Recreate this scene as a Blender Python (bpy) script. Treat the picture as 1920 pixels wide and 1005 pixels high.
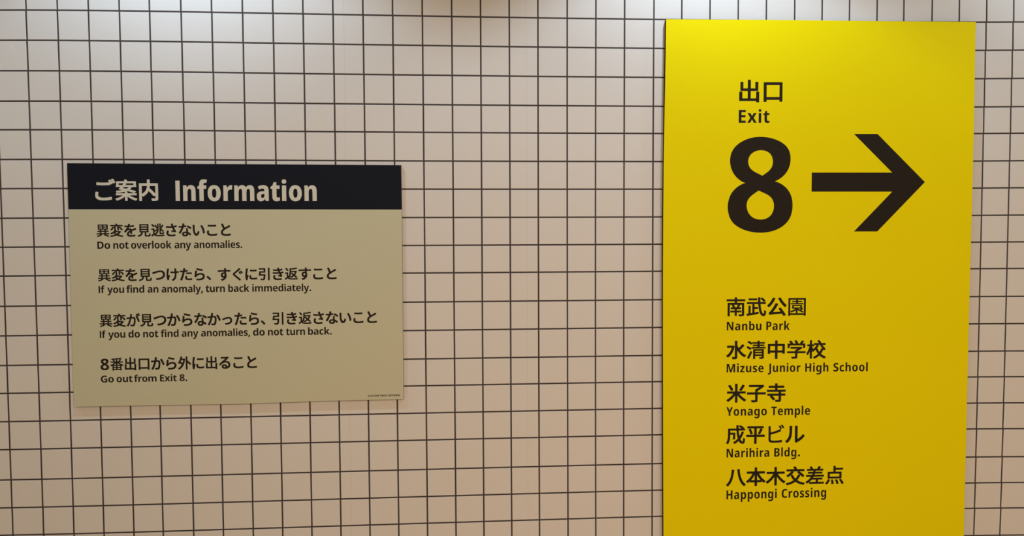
import bpy, bmesh, math
from mathutils import Matrix, Vector

S = bpy.context.scene
COL = S.collection
for o in list(bpy.data.objects):
    bpy.data.objects.remove(o)

# ------------------------------------------------------------------ camera
cd = bpy.data.cameras.new('camera')
cam = bpy.data.objects.new('camera', cd)
COL.objects.link(cam)
R = [[0.99819078, 0.00142617, -0.0601094], [-0.00413925, 0.99897681, -0.04503552], [0.05998367, 0.04520285, 0.99717534]]
rows_ = [Vector((r[0], r[2], -r[1])) for r in R]
ax, ay, az = rows_[0], -rows_[1], -rows_[2]
m = Matrix(((ax.x, ay.x, az.x, 0), (ax.y, ay.y, az.y, 0), (ax.z, ay.z, az.z, 0), (0, 0, 0, 1)))
m.translation = Vector([-0.073692, -2.585013, 1.5565])
cam.matrix_world = m
cd.sensor_fit = 'HORIZONTAL'
cd.sensor_width = 36.0
cd.lens = 26.00625
cd.shift_x = -0.049637
cd.shift_y = -0.038470
cd.clip_start = 0.05
S.camera = cam

# ------------------------------------------------------------------ world, lamps, exposure
S.view_settings.view_transform = 'Standard'
S.view_settings.look = 'None'
S.view_settings.gamma = 1.0
S.view_settings.exposure = 0.0
S.view_settings.use_curve_mapping = False
w = bpy.data.worlds.new('world')
S.world = w
w.use_nodes = True
bg = w.node_tree.nodes['Background']
bg.inputs['Color'].default_value = (1.0, 0.86, 0.56, 1)
bg.inputs['Strength'].default_value = 0.278

CEIL, FLOOR = 2.768, 0.0

def spot(x, y, z, e, size=130, blend=0.55):
    l = bpy.data.lights.new('downlight', 'SPOT')
    l.energy = e
    l.color = (0.62, 0.80, 1.0)
    l.spot_size = math.radians(size)
    l.spot_blend = blend
    l.shadow_soft_size = 0.03
    o = bpy.data.objects.new('downlight', l)
    COL.objects.link(o)
    o.location = (x, y, z)
    return o

for x, e, size in ((-3.00, 31.5, 134), (-1.18, 31.8, 134), (0.587, 31.2, 127), (2.043, 19.4, 162)):
    spot(x, -0.467, 2.74, e, size, 0.41)

def area(x, y, z, sx, sy, e, colr):
    l = bpy.data.lights.new('ambient_fill', 'AREA')
    l.shape = 'RECTANGLE'
    l.size, l.size_y = sx, sy
    l.energy = e
    l.color = colr
    o = bpy.data.objects.new('ambient_fill', l)
    COL.objects.link(o)
    o.location = (x, y, z)
    return o

# added warm fill, unseen behind the photographer, for the corridor's ambient light
area(0.70, -3.3, CEIL - 0.02, 3.0, 0.6, 113.0, (1.0, 0.718, 0.526))

# ------------------------------------------------------------------ materials
def mat(name, col, rough=0.5, spec=0.5, noise=0.0, nscale=6.0, bump=0.0, bscale=200.0):
    mt = bpy.data.materials.new(name)
    mt.use_nodes = True
    nt = mt.node_tree
    b = nt.nodes['Principled BSDF']
    b.inputs['Base Color'].default_value = (*col, 1)
    b.inputs['Roughness'].default_value = rough
    b.inputs['Specular IOR Level'].default_value = spec
    tc = nt.nodes.new('ShaderNodeNewGeometry')
    if noise:
        n = nt.nodes.new('ShaderNodeTexNoise')
        n.inputs['Scale'].default_value = nscale
        n.inputs['Detail'].default_value = 3
        r = nt.nodes.new('ShaderNodeMix')
        r.data_type = 'RGBA'
        r.inputs['A'].default_value = (*[c * (1 - noise) for c in col], 1)
        r.inputs['B'].default_value = (*[min(1, c * (1 + noise)) for c in col], 1)
        nt.links.new(tc.outputs['Position'], n.inputs['Vector'])
        nt.links.new(n.outputs['Fac'], r.inputs['Factor'])
        nt.links.new(r.outputs['Result'], b.inputs['Base Color'])
    if bump:
        n = nt.nodes.new('ShaderNodeTexNoise')
        n.inputs['Scale'].default_value = bscale
        n.inputs['Detail'].default_value = 2
        k = nt.nodes.new('ShaderNodeBump')
        k.inputs['Strength'].default_value = bump
        k.inputs['Distance'].default_value = 0.001
        nt.links.new(tc.outputs['Position'], n.inputs['Vector'])
        nt.links.new(n.outputs['Fac'], k.inputs['Height'])
        nt.links.new(k.outputs['Normal'], b.inputs['Normal'])
    return mt

M_TILE = mat('white_tile', (0.745, 0.72, 0.68), 0.45, 0.3, 0.012, 9.0, 0.05, 60.0)
M_GROUT = mat('dark_grout', (0.072, 0.059, 0.056), 0.85, 0.15, 0.08, 30.0)
M_SEAM = mat('seam', (0.64, 0.61, 0.57), 0.6, 0.3)
M_SCRATCH = mat('scratch', (0.84, 0.82, 0.78), 0.5, 0.3)
M_BEIGE = mat('beige_board', (0.60, 0.59, 0.415), 0.5, 0.3, 0.012, 4.0)
M_NAVY = mat('navy_print', (0.0085, 0.0105, 0.0185), 0.6, 0.12)
M_CREAM = mat('cream_print', (0.70, 0.69, 0.58), 0.5, 0.25)
M_DARK = mat('dark_print', (0.023, 0.017, 0.013), 0.7, 0.1)
M_YEL = mat('yellow_board', (0.90, 0.765, 0.0), 0.6, 0.08, 0.008, 3.0)
M_YDARK = mat('black_print', (0.022, 0.017, 0.011), 0.7, 0.12)
M_EDGE = mat('dark_board_edge', (0.035, 0.030, 0.018), 0.8, 0.1)
M_EDGE_SHADED = mat('shaded_board_edge', (0.16, 0.13, 0.09), 0.8, 0.1)  # unlit sides of the beige board, their shade put into the colour
M_FLOOR = mat('floor_tile', (0.42, 0.30, 0.20), 0.5, 0.4, 0.05, 5.0)
M_CEIL = mat('ceiling_paint', (0.80, 0.79, 0.76), 0.8, 0.2, 0.01, 5.0)

# ------------------------------------------------------------------ data (letter outlines, measured wall layout)
# OUTLINES: closed outlines per lettering style, x,y pairs in 1/1000 of the letter size, in the order given here
ORDER = {
    'H': 'ご案内出口南武公園水清中学校米子寺成平ビル八本木交差点',
    'T': 'Informati',
    'J': '異変を見逃さないことつけたら、すぐに引き返がかっ番出口外る',
    'E': 'Dontverlkaymis.Ifud,bc8GEx',
    'S': '©205映画「8番出口」製作委員会',
    'X': 'Exit',
    'N': 'NanbuPrkMizseJoHghSclYTmpBd.C',
}
OUTLINES = {
'H': [
[[853,81,856,-36,849,-41,698,-66,505,-77,374,-73,276,-53,211,-26,189,-10,153,21,125,68,116,119,116,178,123,240,136,301,147,309,177,309,240,302,260,297,260,263,243,191,242,170,248,140,252,130,281,95,334,65,393,50,476,44,666,54,815,84,844,84],[816,842,864,766,900,700,901,670,847,642,815,640,806,643,787,675,786,613,779,608,565,597,368,597,206,606,183,611,182,721,189,726,238,726,395,716,541,716,618,718,755,729,752,740,721,787,721,819,779,845,806,845],[932,884,977,819,1022,740,1019,711,957,684,925,687,883,764,837,834,837,859,840,864,895,887,923,888]],
[[941,777,944,761,942,613,956,607,958,537,955,521,761,520,710,453,664,415,673,410,797,382,931,341,932,315,923,304,871,260,837,260,689,308,541,344,487,327,551,325,554,247,557,244,965,243,968,227,968,169,963,152,660,151,721,108,843,52,987,9,988,-19,941,-80,907,-82,767,-32,631,42,555,102,554,-77,551,-93,445,-93,442,-77,441,98,367,40,235,-32,99,-80,63,-78,45,-50,18,-19,19,9,165,54,281,108,340,151,39,152,34,169,37,243,439,244,442,247,442,311,441,313,271,280,113,264,73,265,62,295,46,323,44,339,47,353,227,368,323,387,175,413,175,442,252,517,251,520,49,521,46,537,48,607,64,613,62,761,65,777,431,778,416,807,417,837,479,860,511,858,565,778],[616,519,395,520,350,475,515,445,586,487],[390,685,173,686,170,683,168,613,171,610,335,610],[833,685,497,686,493,685,502,679,502,651,472,611,833,610,836,613]],
[[924,685,928,665,928,21,922,-37,906,-67,877,-86,809,-96,671,-99,649,-96,638,-53,624,-23,624,11,649,16,789,14,802,19,806,31,806,147,803,150,763,118,721,118,614,241,507,346,484,303,436,237,362,165,277,106,253,103,233,104,207,135,199,140,198,-79,195,-98,171,-102,103,-102,79,-98,76,-79,76,665,80,685,103,688,439,689,442,853,445,858,467,860,537,860,562,855,565,689,901,688],[435,573,199,573,199,212,275,260,344,329,370,367,394,407,420,473,434,541],[805,573,561,573,548,479,553,470,677,356,805,224]],
[[876,767,880,747,880,407,878,389,853,384,565,383,564,77,567,74,789,75,790,337,792,355,817,360,915,358,920,337,920,-75,917,-94,893,-98,795,-96,790,-75,790,-45,787,-42,107,-42,84,-39,80,-19,80,337,85,358,185,360,210,355,212,337,213,75,431,74,434,77,433,383,153,384,128,389,126,407,126,745,129,764,153,768,225,768,250,763,253,497,431,496,434,499,434,835,436,853,461,858,559,856,564,835,565,497,747,496,750,499,750,747,752,765,777,770,853,770]],
[[896,751,900,731,900,-49,897,-68,873,-72,777,-70,772,-49,772,7,769,10,233,10,230,7,230,-53,225,-74,131,-76,108,-73,104,-53,104,731,107,750,131,754,873,754],[771,639,231,639,231,127,771,127]],
[[959,753,960,657,953,652,563,652,560,649,560,581,563,578,897,578,905,575,906,-13,902,-45,889,-67,857,-84,795,-94,663,-96,655,-93,644,-57,630,-29,630,-3,637,2,777,2,789,6,794,19,793,477,701,477,704,473,704,445,656,357,659,354,749,354,757,351,757,263,749,260,555,260,552,257,552,195,555,192,767,192,775,189,775,99,767,96,553,95,551,-75,543,-78,453,-78,444,-73,443,95,237,96,229,99,229,189,237,192,441,192,444,195,444,257,441,260,257,260,249,263,249,351,257,354,343,354,346,357,332,391,300,443,300,471,305,477,211,478,208,475,208,-91,199,-96,105,-96,97,-93,97,575,105,578,437,578,440,581,440,649,437,652,49,652,42,657,43,753,51,756,437,756,440,759,440,851,449,856,551,856,559,853,560,759,563,756,951,756],[595,477,406,477,442,413,458,377,458,357,461,354,536,355,574,425]],
[[963,610,966,605,966,517,961,510,706,509,720,359,746,215,782,103,825,33,853,19,860,25,874,87,880,191,884,197,917,198,984,153,984,125,972,23,952,-45,913,-88,869,-98,835,-98,765,-76,706,-13,662,79,626,213,604,345,587,509,41,510,34,517,34,605,41,612,581,613,578,843,585,850,687,850,694,845,694,691,699,613],[583,364,586,359,586,273,581,266,415,265,414,93,437,94,575,120,609,120,614,113,620,55,620,25,616,19,85,-80,49,-80,41,-74,22,-3,22,21,27,26,101,36,114,41,114,423,118,429,217,430,224,425,224,61,227,58,291,68,302,73,302,499,305,504,407,506,413,502,415,367],[877,766,946,691,946,669,939,660,887,618,857,618,781,700,704,767,702,793,757,836,789,836],[535,794,538,789,538,703,533,696,123,696,116,701,116,789,121,796]],
[[565,518,570,499,568,481,490,347,388,193,322,107,349,106,685,126,684,133,657,170,592,253,590,287,595,294,659,324,701,324,837,148,906,43,944,-17,943,-50,871,-90,849,-92,827,-90,770,7,759,18,299,-14,165,-34,140,-31,110,47,110,81,160,117,201,164,262,245,354,387,441,548,445,552,467,554,489,552],[424,807,428,789,426,771,348,615,251,474,170,387,139,356,101,356,32,409,28,427,30,445,112,521,187,614,250,715,302,825,327,830,349,828],[687,834,781,680,872,565,984,455,984,421,921,356,880,357,770,473,658,623,570,773,570,803,573,808,641,836,663,838]],
[[927,805,930,793,930,-77,927,-89,835,-89,832,-51,829,-48,169,-48,166,-51,163,-89,73,-89,70,-77,70,793,73,805],[831,717,167,717,167,41,831,41],[745,457,748,445,748,307,796,277,800,263,793,248,717,191,813,135,814,113,773,70,753,70,645,134,533,186,530,183,530,61,525,48,441,49,438,61,437,180,357,132,233,76,212,77,170,125,169,135,173,148,267,182,365,232,412,267,259,269,256,281,256,445,259,457],[686,267,548,267,637,229],[655,391,347,392,344,389,344,335,347,332,653,332,656,335],[751,661,754,649,754,607,751,595,547,594,544,591,544,555,547,552,801,552,806,539,806,497,801,484,197,484,194,487,192,539,197,552,449,553,450,591,447,594,253,595,250,607,250,649,255,662,447,662,450,665,450,703,453,716,539,717,544,703,544,665,547,662]],
[[904,623,908,605,905,586,798,469,698,373,758,295,823,228,905,162,994,111,998,93,995,74,973,52,939,6,919,5,895,8,786,81,684,181,600,291,567,346,566,15,560,-37,548,-61,519,-84,461,-96,405,-100,322,-99,308,-51,292,-17,293,16,317,20,427,20,435,23,438,31,438,835,441,854,465,858,539,858,564,853,566,835,566,609,594,543,629,479,702,553,797,670,837,670],[425,586,430,565,428,547,390,397,344,281,288,181,273,158,197,66,121,0,81,0,49,34,18,59,18,93,109,168,186,265,250,385,282,485,279,488,53,490,48,511,50,599,75,604,361,606,383,604]],
[[879,413,882,397,882,-3,878,-39,865,-64,845,-78,791,-88,669,-89,646,-27,647,1,767,4,773,8,776,17,776,59,773,62,453,62,450,59,450,-77,447,-93,347,-93,344,-77,344,397,347,413],[296,277,300,261,298,245,228,81,152,-77,147,-80,117,-80,51,-35,50,-7,132,151,204,315,209,318,239,318],[775,197,453,198,450,195,450,151,453,148,773,148,776,151],[775,327,453,328,450,325,450,285,453,282,773,282,776,285],[262,467,262,439,219,382,185,380,115,434,21,491,18,505,20,521,61,572,97,572,183,524],[929,775,932,759,932,707,929,691,671,690,668,687,668,657,671,654,903,653,906,637,906,587,903,571,671,570,668,567,668,533,671,530,963,530,968,513,968,461,963,444,267,445,263,461,264,513,269,530,557,531,558,567,555,570,329,571,326,587,326,637,331,654,555,654,558,657,557,689,307,690,301,704,258,649,227,648,157,702,70,755,66,759,65,773,67,788,111,836,149,834,227,790,301,738,304,773,307,776,555,776,558,779,558,837,563,854,665,853,668,837,668,779,671,776]],
[[922,677,926,657,926,193,924,175,899,170,807,172,802,193,802,225,799,228,563,227,562,-77,557,-98,461,-100,436,-95,434,-77,433,227,199,228,196,225,196,189,191,168,99,166,74,171,72,189,72,657,77,678,99,680,433,681,436,855,461,860,535,860,557,858,560,853,563,681,899,680],[433,567,197,567,197,343,433,343],[801,567,563,567,563,343,801,343]],
[[799,486,804,479,804,459,798,451,685,368,557,301,557,291,961,290,966,283,966,193,959,188,557,187,556,-5,552,-35,533,-66,503,-82,429,-92,287,-94,280,-87,270,-57,250,-21,250,3,257,10,423,10,436,15,440,25,439,187,47,188,40,193,40,283,45,290,437,290,440,293,442,361,521,396,560,419,213,420,208,427,208,511,213,518,705,518,719,522,749,522],[875,824,880,817,878,791,807,691,941,690,948,685,948,465,943,458,841,458,836,461,834,587,831,590,175,590,172,587,170,461,165,458,67,458,60,463,60,685,67,690,207,691,186,729,140,791,140,811,145,818,203,846,235,846,244,839,304,763,334,713,341,690,466,691,448,737,404,811,404,833,411,842,469,864,505,864,511,860,560,781,592,707,592,693,595,690,667,692,720,765,769,850,803,850]],
[[967,706,970,701,970,613,965,606,802,605,892,509,959,420,968,407,968,383,907,334,875,334,847,371,818,291,784,221,741,155,802,101,873,56,985,6,986,-19,959,-48,936,-83,927,-90,897,-90,799,-44,720,9,661,61,606,11,521,-48,425,-98,391,-96,363,-58,342,-37,343,-10,459,52,524,97,582,153,516,255,474,355,469,360,437,326,401,328,400,307,362,259,351,250,321,250,316,253,283,324,282,-91,275,-96,177,-94,174,-89,173,273,158,229,85,88,55,88,50,91,10,165,10,189,70,293,122,427,152,539,149,542,47,544,44,549,44,639,51,644,173,645,176,853,181,856,275,856,282,851,282,647,285,644,379,645,380,701,387,708,616,709,598,747,556,803,554,829,563,838,621,862,653,862,675,836,704,799,736,745,740,735,741,708],[734,605,570,605,618,581,620,555,538,433,559,432,566,427,616,315,659,253,700,321,739,430,747,436,781,436,804,431,796,445,700,549,700,575],[509,605,399,606,396,603,396,549,391,542,283,541,284,525,357,409,425,478,472,539]],
[[962,471,966,451,966,383,961,362,650,359,702,289,789,200,888,119,990,55,990,23,954,-13,931,-44,891,-44,761,52,626,185,563,266,562,-77,557,-98,463,-100,438,-95,436,-77,435,260,401,212,310,109,218,25,115,-50,91,-53,71,-52,14,11,12,29,16,47,118,113,215,196,305,294,350,359,39,362,34,383,36,469,61,474,435,475,436,835,441,856,535,858,560,853,562,835,563,475,939,474],[913,776,916,771,916,741,836,609,752,491,711,490,647,522,644,541,648,561,724,675,791,806,815,810,837,808],[205,798,292,677,348,567,350,549,346,531,275,498,253,496,231,500,174,619,94,737,94,767,97,772,163,800]],
[[891,754,896,735,893,716,804,639,673,546,569,486,568,417,571,414,951,414,973,412,978,391,978,323,975,304,951,300,569,299,568,21,560,-39,545,-64,511,-84,433,-96,335,-100,272,-97,240,-21,238,-3,242,15,265,18,427,16,436,19,440,25,442,33,441,299,55,300,33,302,28,323,30,409,55,414,441,415,442,539,445,558,573,628,640,677,155,678,133,680,128,701,128,769,131,788,155,792,787,792,815,796,841,792]],
[[896,741,900,721,900,655,895,634,873,632,563,632,560,629,560,543,563,540,947,540,972,535,974,453,969,432,743,429,743,345,953,342,958,321,958,255,956,237,951,234,743,231,742,25,736,-31,717,-62,691,-76,617,-88,471,-88,464,-83,454,-45,442,-21,438,3,443,22,609,24,614,27,616,33,615,231,304,231,376,159,440,75,440,47,435,40,375,0,353,-2,329,2,268,87,180,177,180,211,210,231,77,232,52,237,50,321,52,339,57,342,613,344,616,347,616,427,613,430,55,430,32,433,28,453,28,517,33,538,55,540,431,540,434,543,434,629,431,632,141,632,119,634,114,655,114,721,119,742,141,744,431,744,434,747,434,837,437,856,461,860,533,860,558,855,560,747,563,744,873,744]],
[[969,684,972,679,972,587,967,580,657,580,654,577,672,421,695,314,742,393,797,532,835,534,901,518,910,511,910,487,864,367,806,253,741,157,764,103,793,60,822,33,839,27,852,37,866,93,872,185,877,202,911,204,945,178,976,161,978,121,970,47,954,-17,928,-61,899,-82,855,-90,827,-90,771,-78,725,-48,714,-37,676,9,651,53,574,-17,467,-92,434,-91,376,-25,376,-3,379,2,466,55,537,112,602,177,572,297,550,425,536,573,531,580,229,580,226,577,227,481,475,480,482,475,482,391,476,227,468,135,451,84,423,60,385,50,263,50,237,52,231,56,224,93,210,125,209,147,212,151,217,154,257,154,291,150,333,150,348,159,362,223,368,375,365,378,229,378,226,375,224,343,222,253,209,139,176,13,115,-104,83,-104,60,-81,17,-50,16,-23,66,75,94,187,106,297,108,679,112,685,525,686,528,689,528,701,524,767,524,849,531,854,635,854,642,847,642,765,647,687,788,687,751,718,652,777,652,803,699,850,731,852,833,796,913,738,916,733,916,709,898,687]],
[[914,789,918,769,918,701,913,680,891,678,563,677,563,369,947,368,969,366,974,345,974,275,970,255,947,252,563,251,562,-77,557,-98,463,-100,438,-95,436,-77,435,251,55,252,30,257,28,345,33,366,55,368,433,368,436,371,435,677,109,678,87,680,82,701,82,769,87,790,109,792,891,792],[854,651,858,633,856,615,794,487,733,380,711,376,691,378,626,399,623,417,624,433,686,553,733,670,757,674,779,672],[263,666,322,547,358,445,360,427,358,409,353,404,291,382,269,380,247,382,242,387,208,493,152,613,151,629,152,645,165,652,221,668,241,670]],
[[753,818,803,740,839,672,838,653,783,627,772,626,803,554,803,530,705,487,529,426,274,351,273,125,280,96,304,72,348,59,408,52,510,52,654,59,815,84,844,84,850,70,850,-19,847,-31,675,-49,546,-54,384,-54,293,-45,234,-28,195,-2,172,36,161,100,161,713,154,768,157,783,275,783,277,753,273,717,273,469,276,466,471,521,652,587,745,635,755,636,724,696,679,768,674,783,677,795,690,802,730,819],[870,860,917,789,958,717,956,696,902,671,878,672,832,755,795,810,791,825,793,838,806,845,847,862]],
[[366,787,371,751,366,713,364,532,356,384,332,227,288,115,223,16,141,-66,98,-66,21,-14,17,5,19,22,97,96,154,176,201,282,222,410,229,526,231,711,224,759,227,785,253,790,342,790],[644,791,648,770,647,132,705,164,811,249,908,361,948,362,956,357,1002,289,1002,257,889,131,767,34,620,-52,603,-66,563,-66,504,-19,500,2,506,43,506,715,502,770,505,789,510,792,620,794]],
[[406,753,410,721,396,595,368,421,332,275,280,139,210,19,188,-7,108,-93,67,-94,10,-35,10,-3,104,97,170,211,218,339,252,489,270,613,282,757,287,760,325,762],[680,783,686,747,696,629,716,513,752,375,772,323,808,233,886,105,994,-5,996,-23,993,-40,956,-65,929,-92,888,-91,777,24,696,161,638,313,602,453,582,571,566,709,564,759,566,777,571,780,649,786]],
[[958,645,962,625,962,555,957,534,935,532,673,532,670,529,712,447,794,331,883,238,986,163,986,129,927,64,885,64,797,134,794,93,789,88,565,85,562,-95,537,-100,463,-100,441,-98,438,-93,435,85,209,88,204,93,201,134,113,62,73,62,16,123,14,141,18,159,111,230,205,332,280,441,324,529,321,532,69,532,47,534,42,555,42,625,47,646,69,648,435,649,438,853,463,858,537,858,559,856,562,851,565,649,935,648],[435,470,396,389,318,267,266,203,435,203],[567,460,565,462,564,457,565,203,731,203,676,269,596,395]],
[[956,611,960,591,960,521,955,500,933,498,620,497,675,406,766,295,878,189,992,109,992,77,964,51,933,10,893,10,793,86,688,189,601,296,565,348,564,-77,559,-98,463,-100,438,-95,436,-77,435,346,397,290,312,185,205,82,109,12,85,8,63,10,6,73,6,103,11,110,124,187,234,293,325,406,378,495,375,498,71,498,49,500,44,521,46,609,71,614,435,615,436,835,441,856,537,858,562,853,565,615,933,614]],
[[952,717,956,697,956,631,951,610,710,607,840,509,929,426,956,399,956,365,893,314,853,314,749,416,748,387,702,291,647,208,601,157,701,96,803,56,839,44,978,13,981,-5,980,-21,952,-55,931,-90,909,-94,889,-92,729,-50,597,8,503,70,403,6,267,-54,115,-100,93,-102,71,-98,26,-31,26,-1,30,5,173,42,215,58,313,98,407,157,361,210,310,287,264,381,261,402,147,318,109,318,50,375,48,393,53,412,142,469,208,523,248,561,288,607,49,610,44,631,44,697,48,717,71,720,443,720,444,723,430,753,396,809,396,841,465,866,487,868,509,866,514,861,554,797,584,737,587,720,929,720],[642,607,361,607,411,586,414,569,412,551,340,473,292,429,331,440,351,442,373,438,414,355,450,301,484,259,501,242,505,242,541,280,588,351,632,443,655,446,677,444,735,429,596,539,596,571]],
[[919,721,919,625,911,622,541,622,536,619,524,571,527,568,865,568,872,563,871,473,863,470,499,470,494,465,476,415,479,412,949,412,958,407,957,313,949,310,433,310,408,263,873,262,881,259,881,163,873,160,653,159,652,51,655,48,949,48,956,43,955,-51,947,-54,213,-54,204,-49,203,30,115,-28,83,-30,73,-26,23,32,23,64,111,116,183,176,257,258,288,307,285,310,51,310,43,313,43,409,51,412,343,412,352,423,368,467,365,470,145,470,137,473,137,565,145,568,399,568,414,617,411,622,97,622,89,625,89,721,97,724,266,725,256,747,220,797,221,825,289,854,315,854,323,850,370,787,405,724,597,724,604,729,642,791,675,855,705,858,792,829,792,801,742,725,911,724],[537,159,335,162,302,121,226,49,537,49]],
[[265,150,268,145,268,123,232,47,183,-30,129,-92,91,-94,24,-59,22,-33,76,25,120,91,159,168,197,170],[429,148,450,41,456,-29,456,-73,449,-78,375,-88,345,-88,340,-81,336,11,320,113,320,139,325,144,339,146,387,150],[837,174,918,63,970,-27,970,-51,965,-58,897,-88,867,-88,859,-82,806,17,732,121,732,145,737,152,797,176],[633,156,680,55,710,-35,710,-59,701,-68,633,-86,603,-86,596,-81,570,11,528,111,528,137,533,144,597,158],[927,748,930,743,930,653,925,646,553,646,550,643,550,555,553,552,849,552,856,547,856,207,851,200,153,200,146,205,146,547,153,552,435,553,436,849,441,856,547,854,550,849,550,753,553,750],[739,447,261,448,258,445,258,305,261,302,737,302,740,305]],
],
'T': [
[[212,0,59,0,59,714,212,714]],
[[341,560,377,556,409,547,437,531,461,509,480,481,493,447,501,406,504,360,504,0,351,0,351,315,350,349,345,378,338,400,327,416,311,426,291,429,270,426,252,419,239,406,228,389,219,356,213,311,212,256,212,0,59,0,59,550,177,550,196,479,204,479,219,503,238,523,259,539,284,551,311,557]],
[[331,428,232,428,232,0,79,0,79,428,12,428,12,507,80,549,80,562,82,612,89,654,101,689,118,717,140,738,168,753,201,762,240,765,272,764,301,759,330,752,363,741,331,632,317,636,302,639,288,641,273,642,260,640,249,635,242,626,234,604,232,572,232,550,331,550]],
[[505,276,502,218,491,165,480,131,466,101,449,73,428,49,404,29,376,12,345,0,309,-8,270,-10,234,-8,201,0,170,12,143,28,118,48,97,72,79,100,64,130,53,163,44,199,39,237,38,276,40,330,49,380,63,425,78,455,96,481,117,504,141,524,169,540,200,551,235,557,273,560,306,558,338,551,367,541,394,527,419,508,441,486,460,460,476,430,492,385,502,334],[193,275,195,227,201,187,207,164,216,146,227,132,240,122,255,116,272,114,290,116,305,122,317,132,332,155,342,186,348,227,350,276,348,325,342,365,332,396,317,418,304,428,289,434,272,436,252,434,236,426,222,414,212,396,201,365,195,325]],
[[333,560,345,559,357,558,370,556,382,553,369,397,358,400,346,402,332,403,316,403,294,401,274,396,257,386,241,373,229,355,220,333,214,308,212,277,212,0,59,0,59,550,176,550,198,460,205,460,219,485,236,509,257,529,280,545,305,556]],
[[622,560,659,557,691,547,719,532,741,511,759,483,771,449,779,407,781,359,781,0,628,0,628,313,627,350,622,379,614,401,603,417,589,426,571,429,551,427,535,419,522,407,512,389,503,358,498,318,496,269,496,0,343,0,343,314,342,350,337,379,330,401,319,417,305,426,287,429,269,427,254,420,241,410,231,394,224,375,218,351,213,307,212,253,212,0,59,0,59,550,177,550,196,481,204,481,218,504,236,524,258,539,284,550,313,557,345,560,378,557,406,550,429,538,449,523,465,504,477,483,486,483,502,506,520,525,541,540,565,551,592,557]],
[[278,560,320,556,357,547,389,532,415,510,437,482,452,449,461,409,464,363,464,0,354,0,328,73,324,73,305,47,284,26,262,10,237,-1,207,-8,172,-10,143,-7,117,0,94,13,75,31,59,51,46,76,38,103,32,133,31,165,33,198,39,228,49,254,64,276,83,295,111,315,146,329,187,339,234,343,311,346,311,363,309,388,304,408,295,423,283,433,267,440,248,442,219,439,189,431,155,419,120,402,78,511,121,532,169,547,222,556],[272,249,244,245,222,238,205,227,194,213,187,194,185,172,186,152,191,136,198,124,208,115,221,109,236,108,256,111,274,119,290,133,302,153,309,176,311,203,311,251]],
[[274,119,292,120,310,123,328,129,347,136,347,18,321,6,293,-2,262,-8,227,-10,195,-8,167,-2,142,9,121,24,104,43,91,68,81,97,75,133,73,173,73,428,14,428,14,503,86,546,124,663,227,663,227,550,340,550,340,428,227,428,227,179,229,153,238,134,248,125,259,120]],
[[212,550,212,0,59,0,59,550],[136,768,160,766,181,760,197,749,209,734,216,714,218,689,216,664,209,644,196,629,180,619,160,613,136,611,113,613,93,619,76,629,64,644,57,664,54,689,57,714,64,735,75,750,92,760,112,766]],
],
'J': [
[[866,811,868,437,863,434,725,433,724,365,727,362,903,362,906,357,906,275,901,272,725,271,724,185,727,182,963,182,966,177,966,95,961,92,691,91,817,46,955,-12,962,-19,960,-39,899,-94,869,-94,733,-30,571,30,568,35,568,55,602,89,601,92,397,92,392,91,396,87,440,57,440,39,437,34,285,-40,123,-94,94,-93,46,-37,48,-13,211,40,314,91,43,92,38,95,38,177,41,182,275,182,278,185,277,271,107,272,102,275,102,357,105,362,275,362,278,365,277,433,141,434,136,437,137,810],[615,271,387,271,387,183,615,183],[615,433,389,434,386,431,386,365,389,362,613,362,616,365],[443,583,243,584,240,581,240,519,243,516,441,516,444,519],[761,583,553,584,550,581,550,519,553,516,759,516,762,519],[443,727,243,728,240,725,240,667,243,664,441,664,444,667],[761,727,553,728,550,725,550,667,553,664,759,664,762,667]],
[[950,765,952,673,949,668,677,668,674,665,675,611,725,640,769,640,872,545,943,464,950,453,950,425,887,382,848,383,768,481,675,570,674,377,669,374,557,374,554,379,553,667,449,668,446,665,446,399,449,396,485,390,492,383,492,357,470,329,765,330,814,299,816,267,759,186,683,114,633,79,717,48,835,22,979,4,982,-1,982,-27,938,-97,893,-98,739,-74,607,-38,501,8,391,-36,249,-74,113,-98,67,-98,62,-95,44,-59,24,-31,24,-5,27,0,161,20,285,48,381,83,337,118,287,172,229,136,139,92,101,92,76,123,50,147,50,173,54,179,189,246,293,322,340,373,329,374,326,379,325,667,51,668,48,673,50,765,437,766,440,769,434,781,410,819,410,847,417,852,483,868,525,866,558,817,585,766],[630,233,394,233,436,187,507,138,564,173,611,210],[314,621,316,591,272,511,216,437,156,375,115,374,55,416,54,447,116,505,163,564,204,637,251,638]],
[[775,746,778,740,778,634,772,627,588,606,425,597,379,509,420,514,478,514,522,508,566,488,598,456,609,438,760,504,844,546,891,546,898,541,932,465,932,429,927,424,872,406,755,359,624,301,625,102,620,95,497,95,492,98,490,229,475,221,422,176,394,140,384,104,390,79,414,55,452,40,507,31,652,35,798,54,855,54,860,47,860,-67,853,-73,719,-86,520,-92,437,-88,361,-72,300,-43,255,9,243,58,241,117,255,178,293,241,351,294,423,342,471,369,474,376,444,397,420,402,378,395,317,368,268,332,220,282,166,218,119,218,47,271,44,276,45,310,158,432,235,537,265,592,262,595,194,595,73,602,68,609,68,717,75,722,139,722,213,714,317,712,335,776,344,840,351,845,404,845,478,839,483,836,485,797,468,728,469,720,573,726,722,748]],
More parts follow.
